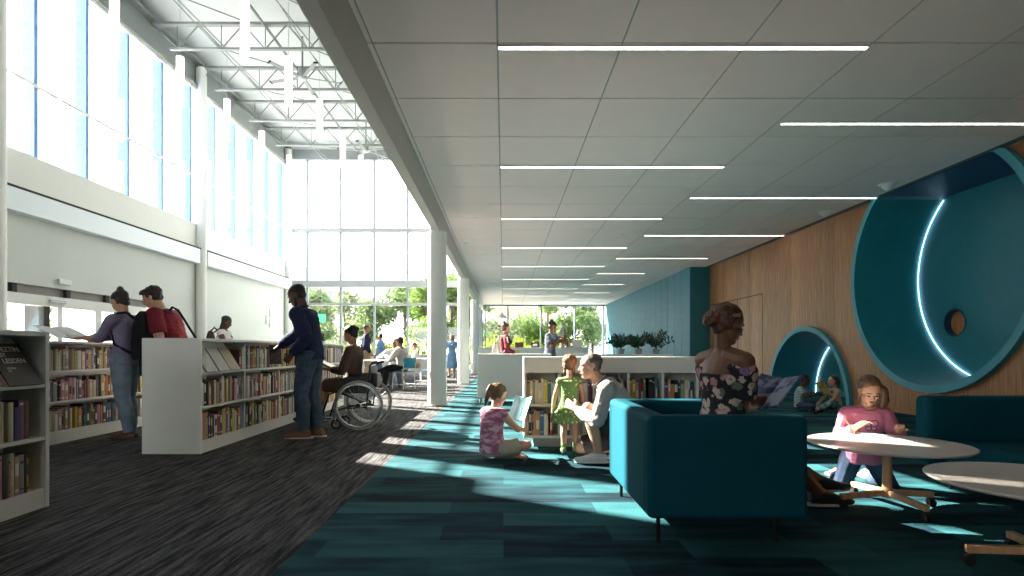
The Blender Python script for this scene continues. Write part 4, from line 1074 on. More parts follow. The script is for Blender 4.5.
    if style == 'lowbun':   # braid across the crown
        b = MB()
        for sg in (1, -1):
            for i in range(20):
                t = i/19; q = hp(.15-.57*t, sg*(.15+.22*math.sin(PI*min(1, t*1.15))), .345-.25*t+.014*(-1)**i); b.ell(q, (.046*hs,.046*hs,.046*hs), Mh, 8, 6)
        part('crown_braid', remesh(b, .006, 1, .002, 60), HM['blond'], hd)
    if style in ('ponytail', 'sidepony'):
        p0, p1 = (hp(-.46,0,.28), hp(-.52,0,.25)) if style == 'ponytail' else (hp(-.27,.42,.0), hp(-.26,.44,-.05))
        MB().cyl(p0, p1, .115*hs, n=14).build('hair_tie', M['black'], hd, smooth=True)
    # ---- clothes
    inf = .011*(H/1.7)+.002
    def sleeves(b, frac, ex=0):
        for s in (1, -1):
            b.caps(nb-up2*.03*H+Ls*s*.03*H, S[s], .036*k+inf, ar*1.18+inf)
            if frac <= 0: continue
            if frac <= .5: e = S[s].lerp(E[s], frac*2); b.cyl(S[s], e, ar*1.18+inf, ar*1.0+inf+.008+ex, 16); b.ell(S[s], (ar*1.18+inf,)*3)
            else:
                b.caps(S[s], E[s], ar*1.18+inf, ar*.9+inf+ex); e = E[s].lerp(W_[s], (frac-.5)*2*.98); d = (e-E[s]).normalized(); b.caps(E[s], E[s].lerp(e, .5), ar*.9+inf+ex, ar*.85+inf); b.cyl(E[s].lerp(e, .45), e, ar*.87+inf, ar*.60+inf*.9, 16)
    def wrinkle(me, a=.006, sc_=13):
        ns_ = [v.normal.copy() for v in me.vertices]
        for v, n_ in zip(me.vertices, ns_): v.co += n_*(noise.noise(v.co*sc_)*a+noise.noise(V((v.co.x*9, v.co.y*9, v.co.z*34)))*a*.6)
        return me
    if top:
        b = MB(); torso(b, inf, t0=-.01 if not tuck else .12, t1=.985 if not offs else .86)
        if not tuck:   # hem below the waist
            b.loft([(spine(.12), Lf, fw0, .088*k+inf, .064*k+inf), (spine(-.10), Lf, fw0, .100*k+inf, .074*k+inf)])
        if offs:
            for s in (1,-1):
                a_ = S[s].lerp(E[s], .12); e = S[s].lerp(E[s], .75); b.cyl(a_, e, ar*1.15+inf, ar*1.25+inf, 16); b.caps(spine(.80), a_, .05*k, ar+inf)
        else: sleeves(b, sleeve)
        part('shirt', wrinkle(remesh(b, vox, 3)), top, o)
        if not offs and sleeve > .4 and not neckline:
            b = MB(); c = nb+up2*.016*H; q = up2.to_track_quat('Z','Y').to_matrix(); rr = (.034 if female or child else .040)*H
            pts = [c+q@V((rr*math.cos(t), rr*math.sin(t), 0)) for t in [2*PI*i/20 for i in range(20)]]
            b.tube(pts, .008, 6, closed=True).build('collar', top, o, smooth=True)
    if bottom:
        b = MB(); i2 = inf*.85; torso(b, i2, t1=.16)
        for s in (1, -1):
            tr = .052*k if not child else .046*k
            if leg < .5:
                e = Hp[s].lerp(K[s], leg*2); d = (e-Hp[s]).normalized(); b.caps(Hp[s], Hp[s].lerp(e, .5), tr*1.14+i2, tr+i2+.006); b.cyl(Hp[s].lerp(e, .4), e, tr+i2+.004, tr*.88+i2+.014, 18)
            else:
                b.caps(Hp[s], K[s], tr*1.14+i2, tr*.78+i2); e = K[s].lerp(A[s], (leg-.5)*2*.97); back = (K[s]-(Hp[s]+A[s])/2); back = -back.normalized() if back.length > .02 else V((-1,0,0))
                c1 = K[s].lerp(e, .34)+back*.008*k; b.caps(K[s], c1, tr*.76+i2, tr*.78+i2); b.cyl(c1, e, tr*.78+i2, tr*.56+i2+.004, 16)
        part('trousers' if leg > .5 else 'shorts', wrinkle(remesh(b, vox, 3), .005, 15), bottom, o)
    if dress:
        b = MB(); torso(b, inf, t1=.97)
        sleeves(b, sleeve)
        hips = (Hp[1]+Hp[-1])/2
        if seated_skirt:
            kk = (K[1]+K[-1])/2; kd = (kk-hips); c = hips+kd*seated_skirt; sx = Lf
            fr = sx.cross(kd.normalized())
            b.loft([(hips-kd.normalized()*.03, sx, fr, .105*k, .072*k), (hips+kd*.5, sx, fr, .115*k, .064*k), (c, sx, fr, .105*k, .052*k)])
        else:
            z = dress_len; b.loft([(spine(.1), Lf, fw0, .085*k+inf, .062*k+inf), (pel, Lf, fw0, .100*k+inf, .075*k+inf), (pel-V((0,0,z*.5)), Lf, V((1,0,0)), .118*k+inf, .10*k+inf), (pel-V((0,0,z)), Lf, V((1,0,0)), .135*k+inf, .12*k+inf)])
        part('dress', wrinkle(remesh(b, vox, 3), .007), dress, o)
    if sock:
        b = MB()
        for s in (1,-1): b.cyl(A[s]+(K[s]-A[s]).normalized()*.06*H, A[s]-(K[s]-A[s]).normalized()*.01*H, .026*k, .024*k, 12)
        b1 = MB(); 
        for s in (1,-1): MB().cyl(A[s]+(K[s]-A[s]).normalized()*.06*H, A[s]-(K[s]-A[s]).normalized()*.01*H, .027*k, .025*k, 12).build('sock', sock, o, smooth=True)
    if shoe:
        for s in (1, -1):
            b = MB(); t = toe[s]; flat = abs(t.z) < .35; dn = V((0,0,-1)) if flat else (V((0,0,-1))-t*t.dot(V((0,0,-1)))).normalized()
            if not flat and dn.length < .1: dn = V((-1,0,0))
            sx = t.cross(dn).normalized()
            heel = A[s]-t*.028*H+dn*.020*H; ball = A[s]+t*.085*H+dn*.029*H
            r = .0235*k
            b.loft([(heel-t*.012*H, sx, dn, r*.8, r*.9), (A[s]+dn*.016*H, sx, dn, r*1.15, r*1.30), (A[s]+t*.045*H+dn*.022*H, sx, dn, r*1.15, r*1.05), (ball, sx, dn, r*1.28, r*.72), (ball+t*.030*H, sx, dn, r*1.0, r*.5), (ball+t*.042*H, sx, dn, r*.5, r*.3)], 14)
            if shoe_h: b.cyl(A[s], A[s]+(K[s]-A[s]).normalized()*shoe_h, r*1.3, r*1.35, 14)
            sh_ = part('shoe', remesh(b, vox*.75, 2), shoe if not isinstance(shoe, tuple) else shoe[0], o)
            sm_ = shoe[1] if isinstance(shoe, tuple) else M['black']
            base = A[s]+dn*(.044*H-.006)
            MB().loft([(base+dn*.006+t*.03*H, t, sx, .092*H, r*1.22), (base-dn*.010+t*.03*H, t, sx, .090*H, r*1.18)], 20, 2.8).build('sole', sm_, sh_)
    return o, dict(S=S, E=E, W=W_, K=K, A=A, nb=nb, hc=hc, pel=pel, f=f, l=l, u=u, hp=hp, spine=spine, Ls=Ls, fw=fw1, T=T)

def cloth(name, c, var=.1, scale=5, **k): return mat('cloth_'+name, c, .85, var=var, scale=scale, bump=.25, bscale=120, spec=.15, **k)
CL = {'lilac': cloth('lilac', (.24,.20,.32)), 'maroon': cloth('maroon', (.17,.022,.03)), 'navy': cloth('navy', (.018,.022,.06)), 'jeans': cloth('jeans', (.055,.085,.12), c2=(.03,.05,.075), scale=9), 'palejeans': cloth('pale_jeans', (.23,.30,.37), c2=(.14,.19,.25), scale=5),
      'brown': cloth('brown', (.095,.06,.045)), 'grey': cloth('grey_shirt', (.42,.39,.38)), 'shorts': cloth('shorts_charcoal', (.05,.042,.042)), 'green': cloth('green_dots', (.13,.24,.08), c2=(.50,.58,.36), scale=30, kind='voronoi', pos=(.24,.30)),
      'tiedye': cloth('pink_marbled', (.62,.36,.43), c2=(.33,.10,.18), scale=13, pos=(.45,.6), stretch=(1,1,2.5)), 'beige': cloth('beige', (.42,.37,.30)), 'pink': cloth('pink', (.52,.17,.27)), 'denim': cloth('denim_dark', (.05,.075,.13), c2=(.03,.045,.085)), 'white': cloth('white', (.62,.60,.57)),
      'offwhite': cloth('offwhite', (.55,.50,.45)), 'black': cloth('black', (.015,.015,.018)), 'greyblue': cloth('grey_blue', (.13,.15,.20)), 'wine': cloth('wine', (.13,.02,.035)), 'lightblue': cloth('light_blue', (.20,.34,.55)), 'red': cloth('rose', (.45,.12,.15)), 'orange': cloth('orange', (.60,.28,.08)), 'yellow': cloth('yellowish', (.5,.42,.2)), 'tanpant': cloth('tan_trousers', (.40,.27,.17))}
def floral():
    m = bpy.data.materials.new('floral_black'); m.use_nodes = True; nt = m.node_tree; b = nt.nodes['Principled BSDF']; L = nt.links.new
    tc = nt.nodes.new('ShaderNodeTexCoord'); ns = nt.nodes.new('ShaderNodeTexNoise'); ns.inputs['Scale'].default_value = 26; L(tc.outputs['Object'], ns.inputs['Vector'])
    mxv = nt.nodes.new('ShaderNodeMixRGB'); mxv.inputs[0].default_value = .05; L(tc.outputs['Object'], mxv.inputs[1]); L(ns.outputs['Color'], mxv.inputs[2])
    v = nt.nodes.new('ShaderNodeTexVoronoi'); v.inputs['Scale'].default_value = 19; L(mxv.outputs[0], v.inputs['Vector'])
    r = nt.nodes.new('ShaderNodeValToRGB'); L(v.outputs['Distance'], r.inputs[0]); r.color_ramp.elements[0].position = .44; r.color_ramp.elements[0].color = (1,1,1,1); r.color_ramp.elements[1].position = .54; r.color_ramp.elements[1].color = (0,0,0,1)
    s = nt.nodes.new('ShaderNodeSeparateColor'); L(v.outputs['Color'], s.inputs[0])
    c = nt.nodes.new('ShaderNodeValToRGB'); L(s.outputs[0], c.inputs[0]); e = c.color_ramp.elements; c.color_ramp.interpolation = 'CONSTANT'
    e[0].position = 0; e[0].color = (.50,.36,.34,1); e[1].position = .35; e[1].color = (.006,.007,.01,1)
    for p, q in ((.5,(.42,.20,.20,1)),(.64,(.10,.14,.10,1)),(.72,(.20,.13,.24,1)),(.80,(.52,.42,.38,1))): x = e.new(p); x.color = q
    dk = nt.nodes.new('ShaderNodeValToRGB'); L(v.outputs['Distance'], dk.inputs[0]); dk.color_ramp.elements[0].position = .05; dk.color_ramp.elements[0].color = (.35,.22,.2,1); dk.color_ramp.elements[1].position = .22; dk.color_ramp.elements[1].color = (1,1,1,1)
    mu = nt.nodes.new('ShaderNodeMixRGB'); mu.blend_type = 'MULTIPLY'; mu.inputs[0].default_value = 1; L(c.outputs[0], mu.inputs[1]); L(dk.outputs[0], mu.inputs[2])
    mx = nt.nodes.new('ShaderNodeMixRGB'); L(r.outputs[0], mx.inputs[0]); mx.inputs[1].default_value = (.008,.008,.011,1); L(mu.outputs[0], mx.inputs[2]); L(mx.outputs[0], b.inputs['Base Color']); b.inputs['Roughness'].default_value = .8
    return m
CL['floral'] = floral()
def stripes(name, a, b_, sc_=60):
    m = mat('cloth_'+name, a, .85); nt = m.node_tree; b = nt.nodes['Principled BSDF']; wv = nt.nodes.new('ShaderNodeTexWave'); wv.bands_direction = 'Z'; wv.inputs['Scale'].default_value = sc_
    tc = nt.nodes.new('ShaderNodeTexCoord'); nt.links.new(tc.outputs['Object'], wv.inputs['Vector']); r = nt.nodes.new('ShaderNodeValToRGB'); r.color_ramp.elements[0].position = .45; r.color_ramp.elements[1].position = .55
    r.color_ramp.elements[0].color = (*a, 1); r.color_ramp.elements[1].color = (*b_, 1); nt.links.new(wv.outputs[0], r.inputs[0]); nt.links.new(r.outputs[0], b.inputs['Base Color']); return m
CL['striped'] = stripes('striped', (.42,.44,.42), (.10,.22,.28), 12); CL['camis'] = cloth('printed_camisole', (.40,.36,.28), c2=(.03,.03,.04), scale=18, pos=(.4,.5)); CL['mintpant'] = cloth('mint_printed', (.22,.38,.36), c2=(.05,.16,.17), scale=14, pos=(.4,.6))
LEA = mat('tan_leather', (.16,.07,.03), .5); LEAD = mat('brown_leather', (.09,.035,.02), .5); SHW = mat('white_shoe', (.66,.65,.62), .6); SOLE = mat('pale_sole', (.45,.42,.38), .7)

def open_book(name, loc, yaw, tilt, w, h, cov, label, spread=155, cat='book', roll=0, photo=None):
    """an open book; local x across the pages, y up the page, tilted back"""
    o = empty(name, loc, 0, label, cat); o.rotation_euler = (R(tilt), R(roll), R(yaw))
    half = R((180-spread)/2)
    for s in (-1, 1):
        m = Matrix.Rotation(-s*half, 3, 'Y'); c = MB().obox(m@V((s*w/2,0,-.004)), (w/2,h/2,.0015), m).build('cover', cov, o)
        mb = MB(); n = 8
        for i in range(n):
            a0, a1 = i/n, (i+1)/n; z = lambda t: .010*math.sin(PI*min(1, t*1.6))*(1-t*.6)+.001
            q = [m@V((s*w*.98*a0,-h*.48,z(a0))), m@V((s*w*.98*a1,-h*.48,z(a1))), m@V((s*w*.98*a1,h*.48,z(a1))), m@V((s*w*.98*a0,h*.48,z(a0)))]
            lo = [m@V((s*w*.98*a,y_,-.0025)) for a, y_ in ((a0,-h*.48),(a1,-h*.48),(a1,h*.48),(a0,h*.48))]
            mb.add(q+lo, [(0,1,2,3),(0,1,5,4),(3,2,6,7)]+([(1,2,6,5)] if i == n-1 else []))
        mb.build('pages', photo or M['paper'], o, smooth=False)
    return o

# --- woman in lilac reading at the low bookcase
p, J = person('woman in a lilac shirt and pale jeans reading at the left low bookcase', (-4.25, 6.42, 0), 172, 1.70, female=True, lean=4, head=(0,32), hs=.235, handL=(.46,-.04,1.12), handR=(.44,.10,1.14), elbL=(-.5,.5,-.8), elbR=(-.5,-.5,-.8),
   footL=(-.10,.06,.075), footR=(.02,-.08,.075), skin='light', hair='darkbrown', style='topbun', top=CL['lilac'], sleeve=.85, bottom=CL['palejeans'], shoe=(LEAD, M['black']), shoe_h=.04, kneeL=(1,0,0), kneeR=(1,0,0), gripL=(0,0,1), gripR=(0,0,1))
def strap(parent_loc, rz, pts, w, m, name, label=None):
    pass
def backpack(loc, rz, label, w=.15, h=.22, d=.09, m=None, straps=None, name='backpack'):
    m = m or CL['black']; o = empty(name, loc, R(rz), label, 'backpack')
    b = MB().loft([((0,0,-h), (0,1,0), (1,0,0), w*.9, d*.8), ((0,0,-h*.7), (0,1,0), (1,0,0), w, d), ((0,0,h*.3), (0,1,0), (1,0,0), w*.95, d*.9), ((0,0,h*.8), (0,1,0), (1,0,0), w*.75, d*.6), ((0,0,h), (0,1,0), (1,0,0), w*.4, d*.3)], 20, 3)
    part('bag', remesh(b, .008, 3, .005, 12), m, o)
    b = MB().loft([((-d*.8,0,-h*.75), (0,1,0), (1,0,0), w*.7, d*.4), ((-d*.9,0,-h*.1), (0,1,0), (1,0,0), w*.7, d*.45), ((-d*.8,0,h*.1), (0,1,0), (1,0,0), w*.6, d*.2)], 16, 3)
    part('front_pocket', remesh(b, .008, 3, .003, 12), m, o)
    for s in straps or (): MB().tube(s, .016, 8).build('strap', m, o, smooth=True)
    return o
backpack((-4.03, 6.40, 1.17), 172, 'black backpack worn by the woman in the lilac shirt', w=.15, h=.27, d=.10, straps=[[(.05,.09,.18),(.12,.13,.25),(.24,.15,.24),(.29,.15,.1),(.26,.14,-.1),(.08,.12,-.2)], [(.05,-.09,.18),(.12,-.14,.24),(.22,-.16,.22),(.28,-.16,.1),(.26,-.14,-.1),(.08,-.12,-.2)], [(-.02,.1,-.24),(-.04,.1,-.45)]])
open_book('open_magazine', (-4.90, 6.32, 1.19), 84, 24, .23, .32, M['paper'], 'large open picture magazine on top of the low bookcase', spread=168)
# --- man in maroon T-shirt
p, J = person('man in a maroon T-shirt looking down behind the end panel of the island bookcase', (-3.80, 6.64, 0), 185, 1.82, lean=20, head=(5,30), hs=.245, handL=(.30,.12,1.0), handR=(.32,-.14,1.0), elbL=(-.9,.5,-.5), elbR=(-.9,-.5,-.5), bow=.015,
   skin='light', hair='darkbrown', style='thick', top=CL['maroon'], sleeve=.36, bottom=CL['jeans'], shoe=(LEAD, M['black']), footL=(-.05,.08,.08), footR=(.03,-.08,.08))
o = empty('messenger_bag', (-3.62, 6.60, .82), R(185), 'black shoulder bag whose strap crosses the man in maroon', 'bag')
b = MB().loft([((-.05,.12,-.16),(1,0,0),(0,1,0),.17,.05),((-.05,.12,.12),(1,0,0),(0,1,0),.17,.04)], 20, 5); part('bag', remesh(b, .01, 3), CL['black'], o)
MB().tube([(-.2,.1,.1),(-.09,.12,.34),(.10,.10,.64),(.2,.02,.68),(.36,-.04,.5),(.40,-.12,.2),(.2,-.05,.0)], .014, 8).build('strap', CL['black'], o, smooth=True)
# --- woman by the wall
p, J = person('woman in a white sleeveless blouse with a backpack, reading behind the island bookcase', (-5.45, 11.0, 0), 5, 1.70, female=True, lean=6, head=(0,22), handL=(.34,.05,1.10), handR=(.34,-.06,1.09), elbL=(-.3,.6,-.8), elbR=(-.3,-.6,-.8),
   skin='dark', hair='black', style='long', top=CL['white'], sleeve=.0, bottom=CL['black'], shoe=(M['black'], M['black']), vox=.010)
open_book('open_booklet', (-5.03, 11.02, 1.13), -90, 25, .10, .22, M['paper'], 'white booklet held by the woman in the white blouse')
backpack((-5.66, 11.0, 1.18), 5, 'brown backpack worn by the woman in the white blouse', w=.12, h=.2, d=.07, m=CL['brown'], straps=[[(.02,.1,.17),(.12,.13,.26),(.24,.13,.15),(.22,.13,-.05),(.04,.12,-.15)], [(.02,-.1,.17),(.12,-.13,.26),(.24,-.13,.15),(.22,-.13,-.05),(.04,-.12,-.15)]])
# --- man in navy sweater
p, J = person('bearded man in a navy sweater and jeans pulling out a book', (-2.22, 6.55, 0), 176, 1.80, lean=10, head=(6,28), hs=.245, handL=(.12,.22,.96), handR=(.56,-.34,1.02), elbL=(-.8,.3,-.3), elbR=(-.2,-.3,-.9), bow=.01,
   skin='dark', hair='black', style='crop', beard='black', top=CL['navy'], sleeve=1.0, bottom=CL['jeans'], shoe=(LEA, SOLE), shoe_h=.07, footL=(.05,.08,.08), footR=(-.06,-.06,.08), fat=.98, curl=.8, gripR=(0,0,-1))
# --- woman in the wheelchair
WX, WY = -1.82, 7.42
p, J = person('woman in a brown shirt dress sitting in a wheelchair and reading a book', (WX-.12, WY, 0), 180, 1.66, ph=.56, female=True, lean=2, head=(4,28), handL=(.34,.03,.76), handR=(.33,-.05,.75), elbL=(-.5,.4,-.7), elbR=(-.5,-.4,-.7), footL=(.55,.09,.17), footR=(.50,-.09,.17),
   kneeL=(.6,0,1), kneeR=(.6,0,1), skin='tan', hair='black', style='bun', dress=CL['brown'], sleeve=.85, seated_skirt=.95, shoe=(M['black'], M['black']), gripL=(0,0,1), gripR=(0,0,1))
open_book('open_book', (WX-.50, WY, .80), 90, 25, .14, .2, CM['charcoal'], 'dark covered open book in the hands of the woman in the wheelchair', spread=150)
def wheelchair(x, y):
    o = empty('wheelchair', (x, y, 0), R(180), 'manual wheelchair with large spoked wheels and a black seat', 'wheelchair')
    TY = mat('grey_tyre', (.30,.29,.28), .6)
    for s in (-1, 1):
        yy = s*.28; m = lambda r, t, q=0: (r*math.cos(t), yy+q, .31+r*math.sin(t))
        wl = MB().tube([m(.297, 2*PI*i/56) for i in range(56)], .015, 8, closed=True).build('wheel', TY, o, smooth=True)
        MB().tube([m(.275, 2*PI*i/56) for i in range(56)], .008, 6, closed=True).build('rim', M['chrome'], wl, smooth=True)
        MB().tube([m(.262, 2*PI*i/56, s*.03) for i in range(56)], .008, 6, closed=True).build('push_rim', M['chrome'], wl, smooth=True)
        mb = MB()
        for i in range(24):
            t = 2*PI*i/24; mb.cyl(m(.02, t+.5*(-1)**i, s*.02*(-1)**i), m(.273, t), .0016, n=4)
        mb.build('spokes', M['chrome'], wl); MB().cyl((0,yy-.03,.31),(0,yy+.03,.31),.028,n=16).build('hub', M['blackmetal'], wl)
        ys = s*.19
        mb = MB().tube([(-.15,ys,.84),(-.12,ys,.80),(-.10,ys,.5),(-.08,ys,.28),(.22,ys,.26),(.34,ys,.22)], .012, 8); mb.build('side_frame', M['blackmetal'], o, smooth=True)
        MB().tube([(-.10,ys,.47),(.30,ys,.48),(.40,ys,.44),(.47,ys,.22),(.50,ys,.12)], .012, 8).build('front_frame', M['blackmetal'], o, smooth=True)
        MB().tube([(-.22,ys,.85),(-.14,ys,.84)], .016, 8).build('push_handle', M['black'], o, smooth=True)
        MB().tube([(-.1,ys*1.12,.68),(.15,ys*1.12,.69)], .02, 8).build('armrest', M['black'], o, smooth=True)
        mb = MB().box(-.10,.2,ys*1.1-.004,ys*1.1+.004,.48,.66); mb.build('side_guard', M['black'], o, bevel=.003)
        c = MB().tube([(.30+.055*math.cos(2*PI*i/24), ys*1.1, .065+.055*math.sin(2*PI*i/24)) for i in range(24)], .014, 8, closed=True).build('caster', M['black'], o, smooth=True)
        MB().tube([(.30,ys*1.1+.03,.065),(.30,ys*1.1+.03,.14),(.28,ys,.20),(.28,ys,.26)], .009, 6).build('fork', M['chrome'], c, smooth=True)
        MB().box(.46,.62,ys-.09*(1 if s>0 else -.0)-.0,ys+.09*(0 if s>0 else 1)+.0,.095,.11).build('footrest', M['blackmetal'], o, bevel=.003)
        MB().tube([(-.16,s*.2,.62),(-.1,s*.2,.6)], .01, 6).build('brake', M['blackmetal'], o)
    MB().box(-.10,.32,-.19,.19,.455,.50).build('seat', M['black'], o, bevel=.015)
    MB().box(-.135,-.11,-.19,.19,.50,.80).build('backrest', M['black'], o, bevel=.008)
    MB().tube([(-.08,-.19,.27),(.26,.19,.46)], .012, 8).tube([(-.08,.19,.27),(.26,-.19,.46)], .012, 8).build('cross_brace', M['blackmetal'], o, smooth=True)
    MB().cyl((0,-.26,.31),(0,.26,.31),.012).build('axle', M['chrome'], o)
    MB().obox((-.17,0,.62), (.03,.12,.09)).build('rear_pouch', M['black'], o, bevel=.015)
wheelchair(WX, WY)
# --- girl on the floor, back to the camera
p, J = person('girl in a pink marbled top sitting on the teal carpet with a book', (-.10, 5.22, 0), 42, 1.30, ph=.10, child=True, lean=4, bow=.02, head=(-8,22), handL=(.30,.10,.36), handR=(.30,-.07,.26), elbL=(0,.6,-.6), elbR=(-.2,-.8,-.5),
   footL=(.20,-.06,.06), footR=(.26,.06,.05), kneeL=(.5,.9,.25), kneeR=(.6,-.9,.25), toeL=(.3,-1,0), toeR=(.3,1,0), skin='light', hair='lightbrown', style='ponytail', top=CL['tiedye'], sleeve=0, bottom=CL['beige'], leg=.36, vox=.007)
open_book('picture_book', (.19, 5.40, .44), -42, 62, .12, .24, mat('blue_cover', (.25,.52,.62), .4), 'pale blue picture book held by the girl on the carpet', spread=120, photo=mat('blue_page', (.30,.52,.60), .5, c2=(.45,.6,.62), scale=6))
# --- toddler and crouching man
p, J = person('toddler with plaited hair and a green dotted dress standing before the middle bookcase', (.62, 5.34, 0), 82, .93, child=True, hs=.19, lean=0, head=(0,4), handL=(.06,.17,.42), handR=(.10,-.14,.44), elbL=(-.4,.7,-.2), elbR=(-.4,-.7,-.2), skin='light', hair='lightbrown', style='plaits', dress=CL['green'], sleeve=0, dress_len=.16, shoe=(CL['green'], M['leafdark']), sock=CL['green'], vox=.006)
o = empty('green_bag', (.50, 5.24, .40), 0, 'small green bag hanging from the toddler\'s hand', 'bag')
part('pouch', remesh(MB().ell((0,0,-.02), (.065,.05,.06)).ell((.02,0,.03), (.045,.035,.04)), .006, 2, .006, 30), CL['green'], o); MB().tube([(-.02,0,.05),(-.03,0,.10),(.02,0,.10),(.03,0,.05)], .006, 6).build('handle', CL['green'], o)
p, J = person('man in a grey shirt and dark shorts crouching beside the toddler', (1.09, 5.12, 0), 176, 1.74, fat=.92, ph=.235, lean=24, bow=.04, head=(0,4), hs=.23, handL=(.44,.06,.48), handR=(.42,-.22,.45), elbL=(-.5,.7,-.7), elbR=(-.3,-.6,-.6),
   footL=(.24,.10,.085), footR=(-.02,-.10,.11), kneeL=(.9,.1,.8), kneeR=(.6,-.25,-.9), toeL=(1,.05,0), toeR=(.8,-.1,-.25), skin='light', hair='grey', style='thin', top=CL['grey'], sleeve=.95, bottom=CL['shorts'], leg=.45, shoe=(SHW, SHW), gripL=(0,-1,0))
# --- woman in the armchair
p, J = person('woman in a black floral off-shoulder top sitting in the teal armchair with a magazine', (1.33, 3.44, 0), 20, 1.74, ph=.475, female=True, lean=0, bow=.0, side=0, head=(-8,20), hs=.23, handL=(.38,.12,.73), handR=(.33,.0,.70), elbL=(-.8,.3,-.6), elbR=(-.9,-.15,-.5),
   footL=(.84,.0,.13), footR=(.72,-.05,.09), kneeL=(.5,.1,1), kneeR=(.5,-.1,1), toeL=(1,-.3,.02), toeR=(1,-.3,-.02), skin='brown', hair='auburn', style='lowbun', top=CL['floral'], offs=True, bottom=CL['black'], leg=.42, shoe=(M['black'], SOLE), vox=.007, gripL=(0,0,1), gripR=(0,.4,1), curl=.6)
photo = mat('magazine_picture', (.20,.22,.32), .5, c2=(.015,.03,.12), scale=14, pos=(.45,.55))
open_book('magazine', (1.66, 3.52, .735), -66, 42, .15, .27, photo, 'colour picture magazine in the hands of the woman in the armchair', spread=150, photo=photo, roll=0)
# --- girl at the round table
p, J = person('girl in a pink long-sleeved top kneeling and drawing at the round table', (2.66, 4.22, 0), -98, 1.32, ph=.22, child=True, lean=10, head=(-4,30), hs=.195, handL=(.24,.13,.445), handR=(.24,-.15,.46), elbL=(-.5,.45,-.8), elbR=(-.5,-.45,-.8),
   footL=(-.24,.13,.05), footR=(-.24,-.08,.05), kneeL=(.9,.25,-.35), kneeR=(.9,-.3,-.35), toeL=(-1,.1,-.05), toeR=(-1,-.1,-.05), skin='light', hair='lightbrown', style='sidepony', neckline=1, top=CL['pink'], sleeve=.95, bottom=CL['denim'], leg=.9, vox=.006, gripL=(0,0,-1), gripR=(0,0,-1))
# printed motif on her shirt, drawing paper and pencil
f = p; mo = MB()
for (a, c, r_) in ((-.022,.022,.028),(.022,.022,.028),(-.018,-.014,.02),(.018,-.014,.02)): 
    mo.tube([(J['spine'](.64).x+.094*1.0+ .012*math.cos(t)*0+(-.010*abs(a+r_*math.cos(t))*10*.4), a+r_*math.cos(t), J['spine'](.64).z+c+r_*.8*math.sin(t)) for t in [2*PI*i/16 for i in range(16)]], .003, 5, closed=True)
mo.build('butterfly_print', CL['denim'], [c for c in p.children if c.name.startswith('shirt')][0], smooth=True)
o = empty('drawing_paper', (2.52, 3.86, .4125), R(8), 'white drawing paper under the hands of the girl in pink', 'paper'); MB().box(-.15,.15,-.105,.105,0,.0012).build('sheet', M['paper'], o)
o.children[0].name = 'sheet'
o = empty('pencil', (2.44, 3.95, .43), 0, 'pencil in the hand of the girl drawing at the round table', 'pencil'); MB().cyl((0,0,0),(-.05,.03,.09),.0035,n=6).build('shaft', COL and CM['mustard'], o); MB().cyl((0,0,0),(.008,-.005,-.014),.0035,.0005,n=6).build('tip', M['black'], o)
# --- two children in the arch
p, J = person('small boy in a striped polo shirt sitting in the arched niche reading a picture book', (4.92, 9.45, 0), -38, 1.08, ph=.09, child=True, lean=6, bow=.02, head=(10,26), handL=(.26,.12,.30), handR=(.26,-.12,.28), elbL=(-.1,.7,-.6), elbR=(-.1,-.7,-.6),
   footL=(.22,-.06,.045), footR=(.26,.06,.045), kneeL=(.5,.9,.2), kneeR=(.5,-.9,.2), toeL=(.4,-1,0), toeR=(.4,1,0), skin='dark', hair='black', style='crop', top=CL['striped'], sleeve=.35, bottom=CL['denim'], shoe=(M['black'], M['black']), vox=.007)
gp = mat('green_picture', (.45,.45,.12), .5, c2=(.45,.14,.04), scale=14, pos=(.45,.55))
open_book('picture_book', (5.12, 9.22, .38), 40, 55, .16, .23, mat('green_cover', (.10,.28,.08), .5), 'green picture book held open by the boy in the niche', spread=130, photo=gp)
p, J = person('small girl with a ponytail and mint trousers sitting in the arched niche facing the boy', (5.38, 9.2, 0), 186, 1.06, ph=.09, child=True, lean=8, head=(0,-2), handL=(.24,.05,.14), handR=(.28,-.05,.14), elbL=(-.2,.6,-.3), elbR=(-.2,-.6,-.3),
   footL=(.28,-.05,.045), footR=(.36,.06,.045), kneeL=(.5,.6,.45), kneeR=(.5,-.6,.40), toeL=(1,-.6,0), toeR=(1,.6,0), skin='light', hair='brown', style='ponytail', top=CL['camis'], sleeve=0, bottom=CL['mintpant'], leg=.95, shoe=(M['black'], M['black']), vox=.007)
# --- two women at the back
p, J = person('woman in a wine red sweater carrying a pale tote bag behind the white counter', (0.03, 12.3, 0), 12, 1.62, female=True, lean=0, head=(0,14), handL=(.22,.12,1.0), handR=(.20,-.14,.95), skin='light', hair='brown', style='topbun', top=CL['wine'], sleeve=.9, bottom=CL['jeans'], shoe=(M['black'], M['black']), vox=.010)
backpack((-.16, 12.12, .98), 12, 'pale tote bag on the back of the woman in wine red', w=.15, h=.2, d=.07, m=CL['offwhite'], straps=[[(.02,.06,.18),(.10,.10,.34),(.2,.1,.3),(.22,.1,.1),(.05,.1,-.1)], [(.02,-.1,.18),(.12,-.12,.34),(.22,-.12,.3),(.24,-.12,.1),(.05,-.1,-.1)]], name='tote_bag')
p, J = person('woman in a grey blue dress holding up a sheet of paper behind the white counter', (1.0, 12.3, 0), -25, 1.66, female=True, lean=3, head=(6,24), handL=(.30,.10,1.36), handR=(.26,-.10,1.22), elbL=(0,.7,-.8), elbR=(0,-.7,-.8), skin='brown', hair='black', style='topbun', dress=CL['greyblue'], sleeve=.34, dress_len=.5, shoe=(M['black'], M['black']), vox=.010)
